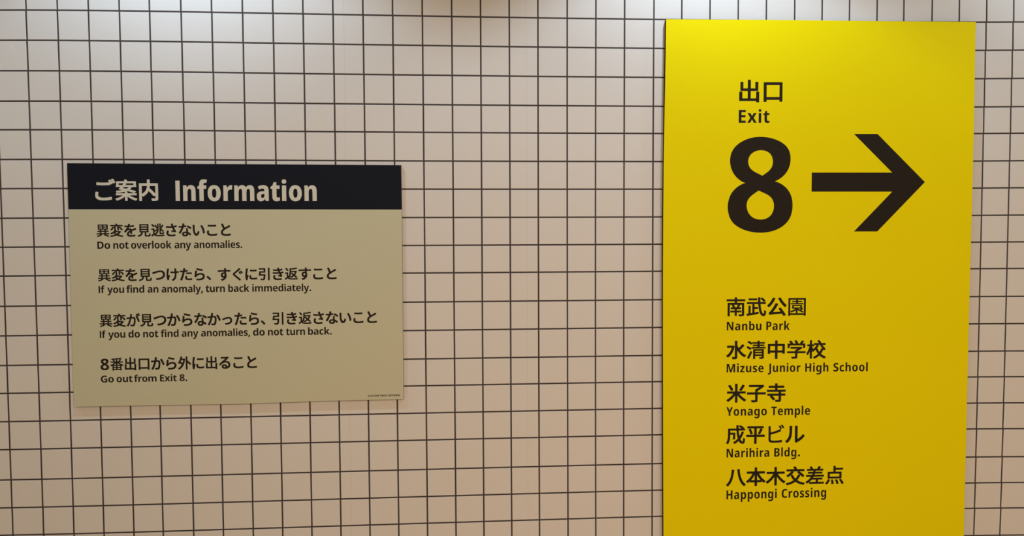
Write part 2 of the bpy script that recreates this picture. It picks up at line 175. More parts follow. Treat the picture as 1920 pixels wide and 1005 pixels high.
[[838,819,840,221,835,218,663,217,662,45,667,26,689,16,819,14,841,18,849,24,860,41,868,91,870,153,875,156,915,156,945,138,979,128,984,121,984,89,976,15,966,-27,944,-63,909,-84,873,-88,655,-88,607,-84,571,-68,548,-33,544,-7,541,217,425,218,420,215,406,143,384,87,349,34,329,12,281,-28,201,-68,105,-96,60,-95,44,-63,18,-31,19,0,125,30,206,73,252,119,282,177,290,213,287,218,169,218,164,223,165,818],[719,387,283,388,280,385,280,319,283,316,717,316,720,319],[719,555,283,556,280,553,280,487,283,484,717,484,720,487],[719,721,283,722,280,719,280,653,283,650,717,650,720,653]],
[[576,853,578,457,576,401,564,313,544,245,507,174,451,110,375,53,421,36,529,24,733,26,943,42,985,42,990,37,990,9,976,-27,970,-65,965,-68,717,-76,563,-78,453,-74,365,-60,299,-34,247,0,225,8,207,2,161,-36,113,-88,75,-88,28,-23,28,5,39,18,98,67,160,103,160,393,157,396,32,397,30,495,35,498,269,498,272,493,273,364,345,400,467,470,470,475,469,530,409,508,377,508,372,511,338,605,278,711,278,741,287,748,335,766,378,765,438,663,469,588,470,851,475,854],[932,743,934,713,932,707,872,607,805,508,769,506,737,518,736,491,854,417,950,335,950,305,907,261,939,242,970,231,970,191,960,135,946,105,925,86,909,80,885,76,717,76,679,80,653,94,644,103,632,129,628,163,628,851,633,854,731,854,736,851,737,606,768,655,823,770,861,770],[298,95,295,95,297,93],[447,330,333,260,298,261,273,304,273,107,293,97,286,107,287,136,359,188,409,246,440,307],[869,253,861,256,790,323,737,360,736,195,738,185,746,177,763,174,841,174,857,181,866,205],[199,756,234,721,294,649,292,621,231,576,195,578,132,655,40,747,41,776,99,816,133,816]],
[[798,61,801,55,799,-36,796,-59,792,-64,673,-81,539,-88,459,-88,395,-83,300,-64,232,-32,215,-18,179,16,151,68,140,132,140,172,155,259,189,342,196,349,242,349,325,328,328,323,328,291,291,217,282,161,288,128,317,89,368,59,440,42,522,37,618,42,747,63],[900,714,903,708,911,634,911,598,908,593,802,566,711,549,751,463,810,367,856,312,854,272,819,224,806,213,758,213,647,230,512,241,505,245,504,301,508,348,514,355,569,355,656,348,619,412,558,537,450,531,310,531,119,540,112,547,110,660,115,667,185,667,363,652,516,655,472,791,472,827,480,835,560,845,613,843,618,836,636,753,662,673,734,685,851,716]],
[[722,510,725,505,725,373,732,225,813,188,885,143,941,100,952,87,949,49,905,-19,857,-20,782,41,736,68,731,15,709,-30,669,-68,618,-89,563,-96,478,-96,435,-92,376,-74,331,-45,295,2,284,58,284,96,295,149,321,188,333,200,372,228,423,247,484,256,596,254,589,431,589,507,596,512],[601,132,539,146,488,141,450,124,428,102,422,83,424,68,448,42,482,27,516,25,543,29,577,50,597,81,602,111],[599,714,602,708,601,598,596,593,510,572,407,554,351,414,279,272,258,234,178,111,172,107,128,108,47,150,42,157,43,189,135,318,203,439,249,541,247,544,181,542,56,547,51,554,46,600,48,664,54,667,115,667,200,661,293,665,316,751,327,844,334,849,387,849,457,843,474,836,475,797,448,690,461,691,550,716],[978,557,985,547,985,516,940,449,931,442,889,442,770,522,646,588,640,596,640,626,687,694,734,695,861,631]],
[[230,737,233,732,233,685,227,636,227,492,233,378,252,255,282,168,295,149,325,110,346,101,364,108,404,168,430,225,452,297,459,304,505,304,574,227,574,189,529,83,478,4,427,-38,370,-54,327,-54,276,-45,232,-19,214,-2,180,36,144,106,114,204,93,346,84,488,82,658,76,698,76,736,83,741,175,741],[783,707,854,596,909,465,954,301,973,183,972,145,963,138,883,105,840,105,833,111,811,253,769,410,714,541,648,645,648,675,654,681,736,710]],
[[878,99,882,94,882,-25,872,-34,722,-60,556,-69,437,-69,372,-64,287,-47,219,-17,186,9,166,27,136,79,127,130,127,191,133,253,146,314,156,324,217,324,281,317,286,314,288,274,273,219,269,185,276,149,305,111,363,80,423,65,524,61,673,69,830,101],[811,741,814,736,814,622,806,614,669,606,478,601,215,612,198,615,193,622,193,736,200,743,253,743,363,733,429,731,613,733,736,743]],
[[811,705,860,628,858,592,577,442,457,372,390,323,340,270,310,219,303,170,312,140,339,106,382,80,454,61,554,57,669,63,836,90,885,90,890,83,888,-44,883,-47,719,-66,571,-73,410,-69,331,-53,262,-26,206,16,168,77,163,100,157,140,157,193,168,261,205,333,272,406,325,450,259,583,187,747,188,787,272,824,321,822,326,817,394,647,454,531,567,595,688,657,762,707]],
[[866,614,917,557,936,516,949,486,960,410,960,367,945,270,902,185,828,108,749,59,630,12,503,-16,382,-28,329,-28,322,-19,288,60,288,98,295,103,408,110,520,129,611,157,697,200,758,253,798,323,810,397,803,437,776,488,734,527,724,533,671,556,609,563,493,548,342,506,111,417,66,417,57,424,21,513,21,547,30,554,90,568,266,624,423,667,588,688,647,688,728,679,798,656]],
[[800,824,803,819,802,611,836,612,914,627,970,626,975,619,974,503,967,498,804,479,803,335,795,223,775,132,743,60,732,40,669,-36,575,-104,526,-104,448,-43,447,-6,507,27,564,75,606,123,639,191,661,289,667,365,667,471,664,474,450,474,368,479,362,486,363,600,370,606,429,606,497,597,556,595,664,598,661,721,651,785,651,821,658,826],[264,809,267,804,267,768,250,706,227,581,207,433,203,312,206,297,221,335,228,342,276,342,321,312,322,274,286,164,255,47,250,22,252,-40,245,-45,192,-52,132,-52,123,-44,97,53,78,155,70,263,70,352,82,554,110,747,114,812,122,820,172,820]],
[[632,705,636,700,636,590,631,583,524,561,414,545,381,405,311,174,217,-75,208,-81,166,-81,74,-51,68,-42,68,-10,133,125,194,291,243,452,263,532,259,536,58,538,53,543,51,573,52,658,58,663,122,663,183,656,291,661,307,747,311,834,319,841,382,841,459,835,465,830,466,789,445,698,444,681,476,684,580,707],[957,78,960,72,960,15,958,-42,953,-49,855,-60,673,-62,613,-58,537,-38,488,-9,452,36,447,47,439,94,439,140,443,191,454,255,461,260,514,260,582,254,587,251,589,212,578,168,576,134,592,99,622,78,677,63,707,61,802,63,906,80],[940,508,943,503,943,395,938,388,885,387,817,396,736,400,656,398,573,389,520,389,513,395,513,503,518,510,637,519,836,519,923,512]],
[[849,379,888,314,901,246,901,204,890,130,858,64,792,-2,719,-43,624,-70,490,-86,289,-81,282,-72,261,0,258,41,266,48,336,48,401,42,512,46,594,63,671,97,720,140,748,189,752,217,750,240,741,272,702,315,645,343,580,349,518,342,431,315,353,268,296,214,259,159,208,158,136,176,132,181,131,219,165,431,184,641,189,648,249,648,314,640,328,632,328,590,298,387,312,397,397,438,484,461,556,468,641,468,711,459,766,438,794,425],[760,748,763,742,763,708,743,630,736,625,690,625,499,659,287,706,277,715,278,753,297,825,304,830,351,830,543,784]],
[[243,150,366,19,365,-16,295,-76,249,-74,142,45,26,151,26,183,83,234,97,244,137,244]],
[[976,701,981,694,981,590,976,583,658,585,657,452,684,386,691,329,691,259,687,210,665,136,622,61,558,-4,474,-60,372,-100,322,-99,250,-27,250,7,257,14,348,40,429,80,483,128,437,129,391,135,344,157,300,197,274,246,265,299,265,354,274,403,300,453,344,497,404,525,444,531,520,532,520,583,317,580,113,567,52,568,46,575,45,688,52,693,514,701,517,704,517,742,511,793,511,831,518,839,658,837,661,831,661,776,657,706,660,703],[523,393,493,412,482,415,465,412,431,392,407,357,402,335,407,301,429,271,459,252,467,249,493,252,525,278,542,323,544,357]],
[[715,784,723,774,723,747,719,741,348,436,312,402,306,386,313,371,351,336,541,180,745,-6,745,-36,688,-92,671,-106,632,-107,548,-20,418,99,221,266,176,312,152,357,154,414,157,424,180,460,204,485,384,635,529,762,572,806,605,847,643,847],[669,595,722,509,761,439,761,414,758,408,698,383,664,383,658,387,570,543,570,569,575,575,626,597],[792,644,841,571,886,490,886,465,883,459,825,434,792,434,786,437,693,590,693,615,698,622,751,645]],
[[274,794,277,789,277,753,258,683,224,492,208,293,208,290,211,292,221,318,228,325,274,325,321,287,322,255,276,121,246,15,243,-67,238,-72,221,-75,119,-79,112,-74,84,75,74,253,74,310,93,543,123,728,129,797,136,805,187,805,259,799],[946,116,949,111,949,-6,938,-15,828,-30,637,-37,550,-30,467,-9,416,25,382,75,373,125,373,172,377,219,390,284,397,290,461,290,518,281,521,276,521,240,508,181,513,149,537,121,590,99,649,93,696,93,772,97,893,118],[914,714,918,708,918,594,912,587,717,578,628,578,433,587,426,592,426,706,431,713,499,714,607,703,719,703,857,716]],
[[881,848,884,843,884,-93,877,-100,763,-100,756,-93,756,843,763,850],[567,816,570,811,569,482,563,478,235,478,214,369,217,362,567,362,572,359,574,307,556,121,532,-3,505,-54,465,-84,423,-92,359,-94,217,-90,212,-85,204,-45,186,-11,186,21,193,26,263,26,357,20,373,22,389,31,410,69,426,147,436,249,433,252,69,252,64,255,62,291,94,439,116,583,123,588,443,589,444,705,441,708,87,708,82,715,82,813,89,818]],
[[770,48,773,43,773,-12,771,-70,766,-77,652,-90,454,-94,378,-90,300,-74,232,-47,186,-10,151,49,142,104,142,145,153,221,178,282,187,296,240,296,315,280,320,274,320,242,288,185,280,140,284,117,291,102,312,76,363,49,431,33,465,31,603,33,711,50],[830,765,835,753,843,698,843,655,840,650,747,625,652,609,648,605,679,519,753,532,844,557,889,557,896,552,907,484,907,441,904,436,821,415,736,399,789,306,829,257,828,223,783,157,726,156,624,175,507,188,502,191,500,242,504,280,511,295,563,296,635,289,586,384,541,385,440,379,327,379,124,385,117,390,112,501,117,508,179,508,376,495,537,503,506,592,501,597,321,595,143,606,137,613,133,660,133,717,139,724,208,724,355,712,467,712,470,717,445,795,445,829,452,835,535,845,584,845,591,840,600,778,613,728,675,738,781,767]],
[[929,798,948,779,948,753,941,746,729,708,503,690,483,688,480,685,480,601,483,598,817,598,831,602,869,602,915,584,916,553,880,449,830,353,780,285,857,218,924,153,924,119,869,66,831,66,759,140,695,196,640,151,579,112,483,64,445,66,424,103,402,129,401,150,360,83,330,81,339,74,413,48,503,36,605,34,759,38,921,52,977,52,980,47,980,21,966,-17,959,-56,929,-60,653,-68,453,-64,359,-48,295,-24,229,16,205,24,187,16,144,-27,102,-79,63,-78,14,-13,12,17,88,87,153,125,154,377,151,380,30,381,29,480,269,480,271,180,314,249,348,359,362,461,368,783,623,802,845,840,885,840],[602,279,471,386,454,285,420,183,409,163,485,194,555,236,601,274],[768,497,481,498,478,495,476,439,515,468,553,468,687,363,738,431],[153,818,232,737,296,663,294,633,231,588,193,590,130,667,54,751,54,777,61,786,115,820]],
[[438,819,441,785,410,609,526,612,573,607,620,590,660,555,684,505,693,435,687,259,667,128,633,22,601,-28,565,-55,526,-68,484,-73,425,-73,370,-69,319,-60,310,-55,296,24,298,63,338,65,408,48,446,45,463,46,493,61,519,96,547,191,561,293,566,357,566,410,559,450,537,483,501,499,467,502,401,498,384,495,382,490,338,335,260,119,162,-72,158,-75,117,-74,43,-45,34,-38,34,-6,107,113,167,244,222,397,244,479,166,474,64,459,28,460,25,465,17,547,17,581,22,584,111,584,272,598,292,704,302,826,348,828],[817,847,868,768,905,700,903,670,839,641,881,573,953,429,998,318,998,291,995,286,917,247,881,247,874,253,828,378,775,488,760,518,687,628,687,655,691,662,762,694,777,696,719,793,719,823,724,828,777,849],[934,890,983,817,1024,744,1024,719,1020,714,963,688,929,688,924,691,881,768,837,836,837,863,842,870,893,891]],
[[459,824,462,819,462,787,431,617,556,618,594,614,630,601,650,588,679,561,705,505,712,450,708,267,688,134,652,19,614,-31,586,-53,541,-70,490,-75,391,-71,327,-60,316,-53,303,30,305,68,310,71,359,71,440,54,474,55,499,68,525,100,555,198,572,318,574,412,567,452,548,482,512,499,486,502,420,498,404,495,401,488,358,333,281,123,184,-70,177,-75,128,-75,45,-43,40,-36,40,-4,112,113,175,253,230,407,250,477,175,472,90,459,39,460,34,465,31,477,25,547,26,588,33,593,122,593,281,606,301,715,308,832,314,837,365,837],[823,712,896,598,972,446,1019,333,1019,299,1014,292,934,252,889,252,882,257,837,386,777,511,695,638,695,672,700,679,775,713]],
[[819,450,834,435,866,375,876,309,876,257,868,199,831,122,778,67,711,24,623,-10,523,-32,433,-42,377,-42,370,-37,338,37,339,70,343,74,357,76,447,82,543,100,619,128,661,154,690,175,730,231,740,291,734,323,728,335,700,373,651,402,597,410,477,390,319,338,221,298,175,298,164,309,134,383,134,413,139,420,187,430,329,476,455,510,581,526,633,526,711,516,775,488]],
[[815,838,866,783,866,763,855,758,745,739,819,718,822,713,822,697,745,573,955,572,958,567,958,487,953,484,666,483,735,432,837,380,857,370,979,328,984,323,984,303,955,272,931,238,903,238,849,260,842,259,842,-87,837,-90,739,-90,736,-85,736,-61,733,-58,281,-58,278,-61,278,-89,275,-94,177,-94,174,-89,174,261,163,260,97,230,69,230,47,262,20,291,20,311,29,318,143,362,261,428,332,483,47,486,46,567,49,572,250,573,230,617,190,675,189,691,117,692,112,719,100,751,100,771,105,774,343,786,539,804,597,810,783,840],[445,93,279,93,279,25,445,25],[735,93,551,93,551,25,735,25],[445,233,279,233,279,171,445,171],[735,233,553,234,550,231,550,173,553,170,733,170,736,173],[443,442,362,375,274,319,443,319],[726,321,677,348,592,409,551,445,551,319,723,318],[443,706,304,697,334,653,366,589,367,573,443,573],[705,733,551,715,551,573,625,573,626,583,670,655]],
[[879,768,882,763,882,389,875,384,567,383,566,77,569,74,787,75,788,355,795,360,917,360,922,353,920,-95,915,-98,793,-98,788,-91,788,-45,785,-42,81,-40,78,-35,78,353,83,360,207,360,214,355,215,75,429,74,432,77,431,383,131,384,124,389,126,765,131,768,247,768,254,763,255,497,429,496,432,499,432,853,439,858,561,858,566,851,567,497,745,496,748,499,748,765,755,770]],
[[899,752,902,747,900,-69,895,-72,775,-72,770,-65,770,7,767,10,235,10,232,7,232,-69,227,-76,105,-74,102,-69,104,751,109,754],[769,639,233,639,233,127,769,127]],
[[713,858,716,853,717,557,737,556,746,551,869,448,991,328,992,297,927,238,883,238,786,341,717,400,716,-95,709,-100,593,-100,586,-93,586,853,593,860],[545,694,550,687,550,651,516,471,466,315,400,181,320,69,227,-22,123,-92,79,-92,48,-57,14,-27,14,7,98,59,175,123,235,190,285,267,226,317,155,368,149,364,125,328,83,328,14,381,16,417,76,499,132,611,174,729,204,855,211,860,261,860,327,848,332,843,332,809,307,707,433,706,449,710,495,710],[401,595,269,595,215,469,231,468,343,389,378,483]],
[[743,796,794,734,794,700,723,645,531,484,613,483,698,472,781,438,848,382,890,312,905,234,905,191,894,117,860,47,814,-2,802,-13,719,-57,632,-81,558,-88,469,-88,423,-83,346,-62,301,-31,289,-20,263,17,254,60,254,106,265,153,296,195,308,204,353,230,412,241,480,241,539,232,594,207,644,159,673,108,681,79,696,86,731,121,756,170,762,212,754,255,726,299,677,340,613,366,565,372,535,372,486,368,393,338,322,297,238,228,172,163,124,165,62,229,62,264,539,666,346,659,257,650,202,651,197,658,195,774,202,779,429,779,613,788,692,799],[514,98,474,126,440,131,423,126,404,112,394,100,392,85,398,70,425,49,467,33,522,29,546,33,547,41,542,55]],
],
'E': [
[[659,369,654,292,640,224,615,165,581,114,539,73,489,41,432,18,367,5,295,0,82,0,82,714,312,714,382,710,444,696,499,674,547,644,587,605,618,558,641,503,655,440],[499,364,497,412,490,454,478,490,461,520,440,544,414,563,383,577,348,585,309,587,236,587,236,128,294,128,343,131,385,142,421,161,449,186,471,219,487,260,496,308]],
[[564,275,559,211,546,155,525,106,495,65,458,33,413,9,362,-5,303,-10,249,-5,199,9,155,33,117,65,87,106,64,155,50,211,45,275,49,332,59,383,76,428,100,466,130,498,166,524,207,542,254,553,306,557,355,553,399,542,440,524,476,499,506,467,531,428,549,383,560,332],[199,275,202,225,210,183,224,150,244,126,271,111,305,106,339,111,366,126,385,150,399,183,407,225,410,275,407,324,399,365,385,398,365,421,338,435,304,440,271,435,244,421,224,398,211,365,202,324]],
[[377,557,431,552,477,536,515,509,537,482,553,447,562,405,565,357,565,0,415,0,415,318,410,369,395,406,379,422,358,432,332,435,303,432,278,424,259,409,245,390,232,355,225,310,222,256,222,0,71,0,71,547,187,547,207,474,214,474,233,499,255,519,281,536,310,547,343,554]],
[[302,112,324,113,346,116,366,121,385,128,385,16,359,6,330,-3,296,-8,257,-10,211,-6,170,6,147,20,127,39,111,62,99,92,92,128,89,172,89,432,21,432,21,497,101,546,144,662,241,662,241,547,379,547,379,432,241,432,241,180,245,150,257,129,277,116]],
[[201,0,0,547,158,547,255,228,259,216,263,201,267,184,271,168,274,152,276,137,280,137,281,151,284,167,288,183,293,199,297,214,301,227,400,547,558,547,357,0]],
[[298,557,346,554,389,544,427,528,460,506,488,478,510,444,526,404,535,359,538,308,538,235,198,235,203,196,215,164,235,138,261,119,294,107,333,103,381,106,424,113,465,125,507,143,507,29,467,11,424,-1,375,-8,317,-10,265,-7,218,4,175,21,138,44,106,75,80,114,61,159,49,211,45,270,49,330,59,383,77,429,101,468,130,500,165,525,205,542,250,553],[302,448,275,445,252,436,233,420,217,398,207,370,201,336,397,336,394,367,386,394,373,416,355,434,331,445]],
[[367,557,382,556,398,555,413,553,425,551,410,407,399,409,385,412,369,413,350,413,327,412,305,406,283,397,263,383,246,365,233,341,225,312,222,277,222,0,71,0,71,547,186,547,208,455,215,455,232,482,253,506,278,527,306,543,335,553]],
[[222,0,71,0,71,760,222,760]],
[[222,426,222,396,220,362,217,329,214,298,218,298,226,310,235,324,246,339,257,355,267,369,276,381,413,547,582,547,388,315,595,0,421,0,282,218,222,169,222,0,71,0,71,760,222,760]],
[[310,557,357,554,398,544,434,529,463,508,486,480,503,447,513,408,516,364,516,0,410,0,382,74,378,74,355,48,332,26,306,10,277,-1,243,-8,202,-10,157,-5,117,9,84,33,59,67,44,110,38,162,42,202,53,237,72,266,99,291,145,315,205,331,277,339,366,342,366,359,364,387,357,410,345,426,319,441,286,445,250,443,213,434,175,421,137,405,94,508,139,529,191,544,248,553],[312,250,272,246,241,239,219,227,204,211,195,192,192,168,197,138,211,118,233,105,260,101,289,104,314,113,336,129,353,150,363,176,366,207,366,253]],
[[0,547,159,547,257,240,262,225,266,210,270,194,274,178,277,163,279,147,283,147,287,170,293,193,299,217,306,240,402,547,559,547,342,-49,318,-106,290,-154,257,-191,217,-218,169,-235,111,-240,88,-239,68,-238,51,-235,36,-232,36,-112,48,-114,62,-116,77,-117,93,-118,120,-115,143,-106,161,-92,176,-73,189,-50,199,-25,210,5]],
[[698,557,740,554,777,545,809,530,835,509,855,482,870,447,879,405,882,356,882,0,731,0,731,317,729,355,722,385,711,408,696,423,676,432,652,435,619,430,593,416,574,393,561,361,554,321,551,272,551,0,401,0,401,318,398,355,392,384,382,407,367,423,347,432,323,435,288,430,262,414,243,389,231,354,224,309,222,256,222,0,71,0,71,547,187,547,208,477,214,477,231,500,252,520,277,536,305,547,337,554,373,557,427,552,471,536,506,510,531,476,538,476,567,511,605,536,649,552]],
[[223,547,223,0,71,0,71,547],[148,762,179,758,206,746,219,732,227,713,230,687,227,663,219,644,206,630,179,618,148,613,116,618,89,630,76,644,68,663,66,687,68,713,76,732,89,746,116,758]],
[[448,162,445,128,437,98,424,71,405,47,381,27,351,11,296,-5,227,-10,175,-8,128,-3,86,7,44,22,44,149,89,130,136,116,182,107,222,104,259,107,285,117,299,131,304,151,302,165,294,177,281,189,259,202,228,216,186,234,143,254,108,275,80,299,60,327,47,361,43,402,47,437,58,468,76,495,101,517,144,539,196,552,256,557,305,554,352,546,397,532,442,514,399,410,361,426,323,438,287,446,255,449,226,446,205,438,192,426,187,410,190,397,197,385,211,374,232,363,263,349,304,332,347,312,383,291,411,267,432,239,444,204]],
[[55,72,58,100,66,122,80,138,108,153,144,158,180,153,208,138,222,121,230,100,233,72,230,46,222,24,208,8,179,-8,144,-13,108,-8,80,8,66,24,58,46]],
[[222,0,71,0,71,714,222,714]],
[[368,432,248,432,248,0,97,0,97,432,18,432,18,506,99,547,99,564,104,628,118,679,142,717,167,738,198,753,234,762,277,765,313,763,346,759,377,752,408,742,374,638,359,643,342,647,323,649,304,650,279,645,261,631,251,606,248,570,248,547,368,547]],
[[563,547,563,0,447,0,427,70,419,70,400,44,377,24,350,9,321,-2,289,-8,256,-10,203,-5,157,11,131,28,109,50,91,77,79,109,71,147,68,190,68,547,220,547,220,229,225,178,239,142,255,125,275,115,301,112,339,117,368,133,389,158,402,192,409,236,412,289,412,547]],
[[245,-10,203,-5,165,8,131,31,101,62,77,102,59,151,49,208,45,273,49,339,59,396,77,444,101,485,132,516,166,539,205,552,249,557,284,554,314,547,340,534,362,518,381,499,398,477,402,477,400,499,397,528,396,558,395,586,395,760,547,760,547,0,430,0,401,69,395,69,379,48,360,29,338,13,311,1,281,-7],[298,111,333,115,360,127,380,147,393,175,401,211,404,256,404,273,402,321,394,361,381,392,362,415,333,429,297,433,268,429,244,415,225,392,210,360,202,320,199,271,202,222,210,182,225,151,245,129,269,116]],
[[222,116,229,105,214,51,193,-8,169,-68,143,-129,30,-129,44,-65,58,-1,69,60,78,116]],
[[222,582,222,553,220,525,218,499,216,476,222,476,247,508,280,534,306,546,337,554,372,557,414,552,453,539,487,516,516,485,540,444,558,396,568,339,571,274,569,216,560,164,546,118,527,79,503,47,475,22,443,4,407,-6,368,-10,317,-5,278,11,247,33,222,59,212,59,187,0,71,0,71,760,222,760],[322,435,290,431,264,419,245,399,232,371,224,334,222,288,222,269,224,221,232,182,244,152,263,130,290,117,324,113,353,118,376,131,394,154,407,186,415,227,417,276,415,324,407,364,394,395,376,418,352,431]],
[[303,-10,254,-7,208,3,167,20,131,43,101,74,77,112,60,157,49,210,45,271,49,332,61,386,80,432,106,471,137,502,175,526,217,543,264,553,314,557,359,554,402,547,442,535,477,520,432,405,403,416,373,426,344,432,314,434,280,430,252,416,229,394,213,362,203,322,199,272,203,222,213,183,230,152,252,130,280,117,314,113,353,116,392,125,428,138,462,155,462,32,429,14,393,1,351,-7]],
[[285,724,347,719,401,705,447,680,474,656,494,626,505,591,509,551,505,511,493,476,474,446,449,420,419,397,384,377,421,354,456,330,486,301,510,269,525,232,530,188,527,151,518,116,502,85,481,57,453,34,420,15,381,1,336,-7,285,-10,233,-7,187,1,147,14,113,32,86,55,65,82,50,113,41,148,38,186,42,231,55,269,76,301,103,328,136,352,172,373,141,395,114,420,92,447,74,478,63,513,59,552,62,588,72,619,88,647,110,670,137,689,168,704,223,719],[180,190,183,166,192,145,206,128,227,114,252,106,283,103,315,106,341,114,362,127,376,144,385,165,388,189,384,213,374,235,358,255,338,272,315,287,291,300,277,308,250,292,226,276,207,258,192,238,183,216],[284,610,253,606,227,592,214,578,206,560,204,540,206,518,214,499,227,483,243,468,263,454,284,442,305,454,324,466,341,481,353,497,362,517,364,540,362,560,354,578,341,592,316,606]],
[[370,403,649,403,649,31,591,14,528,1,460,-7,388,-10,322,-5,263,9,210,32,163,65,125,106,94,156,71,215,58,283,53,358,58,430,72,494,96,552,128,603,169,645,219,679,277,704,343,719,417,724,478,721,536,712,589,698,636,680,586,557,548,573,506,585,463,593,417,596,373,592,335,582,302,565,274,542,252,513,234,480,218,422,212,355,218,287,233,229,250,196,271,169,297,147,328,131,364,122,405,119,432,119,458,122,482,126,502,130,502,280,370,280]],
[[486,0,82,0,82,714,486,714,486,588,236,588,236,434,469,434,469,308,236,308,236,128,486,128]],
[[187,279,18,547,189,547,288,376,387,547,558,547,387,279,566,0,395,0,287,184,180,0,10,0]],
],
'S': [
[[663,670,721,612,764,543,790,467,798,391,798,331,790,255,764,179,719,106,663,50,619,22,591,6,509,-20,451,-26,381,-26,313,-18,241,6,174,47,113,106,72,171,42,255,38,293,34,331,34,391,42,467,70,547,113,614,174,673,241,714,315,738,389,746,443,746,517,738,591,714],[614,579,549,630,473,660,407,666,351,658,283,630,216,577,172,519,156,481,140,439,130,361,140,281,170,205,223,136,287,88,355,60,415,52,477,60,549,90,612,139,664,211,692,283,702,361,692,439,662,515],[575,536,588,523,588,493,549,448,509,448,465,482,435,490,403,486,389,480,354,453,330,413,320,357,326,311,350,263,393,228,431,220,445,222,487,240,521,266,561,266,598,217,597,188,555,156,509,134,449,124,401,124,345,132,286,161,238,211,210,271,202,327,200,379,210,445,241,504,289,552,349,580,405,588,451,588,505,580,549,558]],
[[407,724,456,675,484,611,492,549,492,513,478,425,442,341,379,246,308,163,242,95,525,94,528,89,528,-13,523,-16,25,-16,22,-11,22,67,154,191,241,286,312,389,346,463,356,531,350,571,326,615,283,646,249,652,209,646,158,615,113,570,75,570,18,625,18,653,68,701,113,732,179,756,231,762,281,762,325,756,355,750]],
[[419,720,466,667,500,595,522,493,528,397,528,341,522,245,500,141,466,67,454,53,416,11,369,-16,307,-28,249,-28,197,-20,136,13,100,55,80,87,54,147,34,243,28,341,28,397,34,493,54,589,86,661,96,675,140,723,193,752,255,762,301,762,363,752],[340,615,303,648,287,652,271,652,253,648,241,638,214,613,184,553,166,467,160,369,164,299,166,269,184,185,216,121,251,88,277,82,305,88,342,123,372,185,390,269,396,369,390,467,372,553]],
[[486,747,488,643,485,638,213,637,198,483,205,480,257,488,307,488,361,482,415,462,456,433,493,386,516,325,524,259,524,219,516,153,490,89,444,33,399,0,343,-22,295,-28,225,-28,167,-22,97,2,50,31,6,69,8,103,52,159,93,160,139,120,197,90,251,82,283,86,326,109,358,143,380,191,386,237,380,281,360,327,330,359,289,380,257,384,213,376,153,344,115,344,64,377,64,417,88,745,93,748]],
[[919,689,920,361,923,358,977,357,977,271,745,270,742,267,774,187,825,108,896,37,979,-11,979,-34,931,-92,905,-92,825,-40,754,33,702,113,673,180,654,137,615,76,553,12,485,-38,387,-88,360,-87,340,-59,314,-33,314,-13,413,36,485,90,544,155,580,219,594,267,591,270,361,271,361,357,423,358,426,361,427,689,617,691,618,841,621,844,711,843,713,691],[351,775,351,101,161,100,158,97,157,19,65,19,65,775],[257,399,159,399,159,189,257,189],[617,599,519,599,519,359,613,359,618,413],[825,599,713,599,709,359,825,359],[257,687,159,687,159,487,257,487]],
[[923,541,923,-85,825,-85,824,-43,821,-40,79,-39,79,535,177,536,180,533,181,51,821,50,824,53,824,539,827,542],[751,601,751,133,247,133,247,601],[451,327,335,327,335,217,451,217],[661,327,543,327,543,217,661,217],[451,517,335,517,335,409,451,409],[661,517,543,517,543,409,661,409],[921,783,922,697,919,694,83,694,80,697,80,781,83,784]],
[[986,861,988,765,985,760,747,759,746,187,741,182,631,182,628,187,628,859,633,862]],
[[427,724,471,680,496,629,504,577,504,531,488,461,451,402,424,373,451,354,492,313,520,261,530,201,530,153,522,107,488,47,439,6,377,-20,313,-28,247,-28,183,-20,117,8,67,50,34,107,24,165,24,199,32,247,36,265,48,289,66,321,111,368,140,389,114,413,89,444,66,491,60,533,60,581,68,633,101,690,141,726,197,752,257,760,307,760,369,752],[364,255,319,290,263,318,233,328,196,295,162,243,152,193,162,147,193,108,241,80,283,74,327,84,364,107,392,149,397,179,392,211],[351,623,307,652,283,656,255,652,215,624,194,591,190,569,190,555,198,519,230,479,285,442,321,427,349,458,364,485,376,511,380,539,374,585]],
[[813,836,864,781,864,765,853,760,729,739,817,716,820,711,820,699,816,689,740,571,953,570,956,565,956,489,951,486,658,485,733,430,835,378,855,368,977,326,982,321,982,305,953,274,929,240,905,240,843,264,840,263,840,-85,835,-88,741,-88,738,-83,738,-59,735,-56,279,-56,276,-59,276,-87,273,-92,179,-92,176,-87,176,265,173,266,95,232,71,232,49,264,22,293,22,309,31,316,145,360,181,380,263,426,338,485,49,488,48,565,51,570,254,571,232,619,192,677,191,693,119,694,114,721,102,751,102,769,107,772,345,784,541,802,599,808,785,838],[447,95,277,95,277,23,447,23],[737,95,549,95,549,23,737,23],[447,235,277,235,277,169,447,169],[737,235,549,235,549,169,737,169],[445,448,360,377,266,317,445,317],[734,319,679,350,603,404,549,450,549,317,731,316,736,317],[445,709,300,699,332,651,364,587,365,571,445,571],[709,735,549,717,549,571,627,571,628,581,672,653]],
[[876,765,878,391,873,388,563,387,562,73,565,70,791,71,792,353,797,356,915,356,918,351,917,-92,795,-94,792,-89,792,-41,789,-38,84,-37,82,351,85,356,205,356,210,353,211,71,433,70,436,73,435,387,133,388,128,391,129,762,245,764,250,761,251,493,433,492,436,495,436,851,441,854,559,854,562,849,563,493,749,492,752,495,752,763,757,766]],
[[896,749,897,-66,777,-68,774,-63,774,11,771,14,231,14,228,11,228,-67,225,-72,108,-71,107,748],[773,643,229,643,229,123,773,123]],
[[370,575,372,-99,367,-102,15,-102,12,-97,12,-7,15,-2,253,-1,254,571,259,576]],
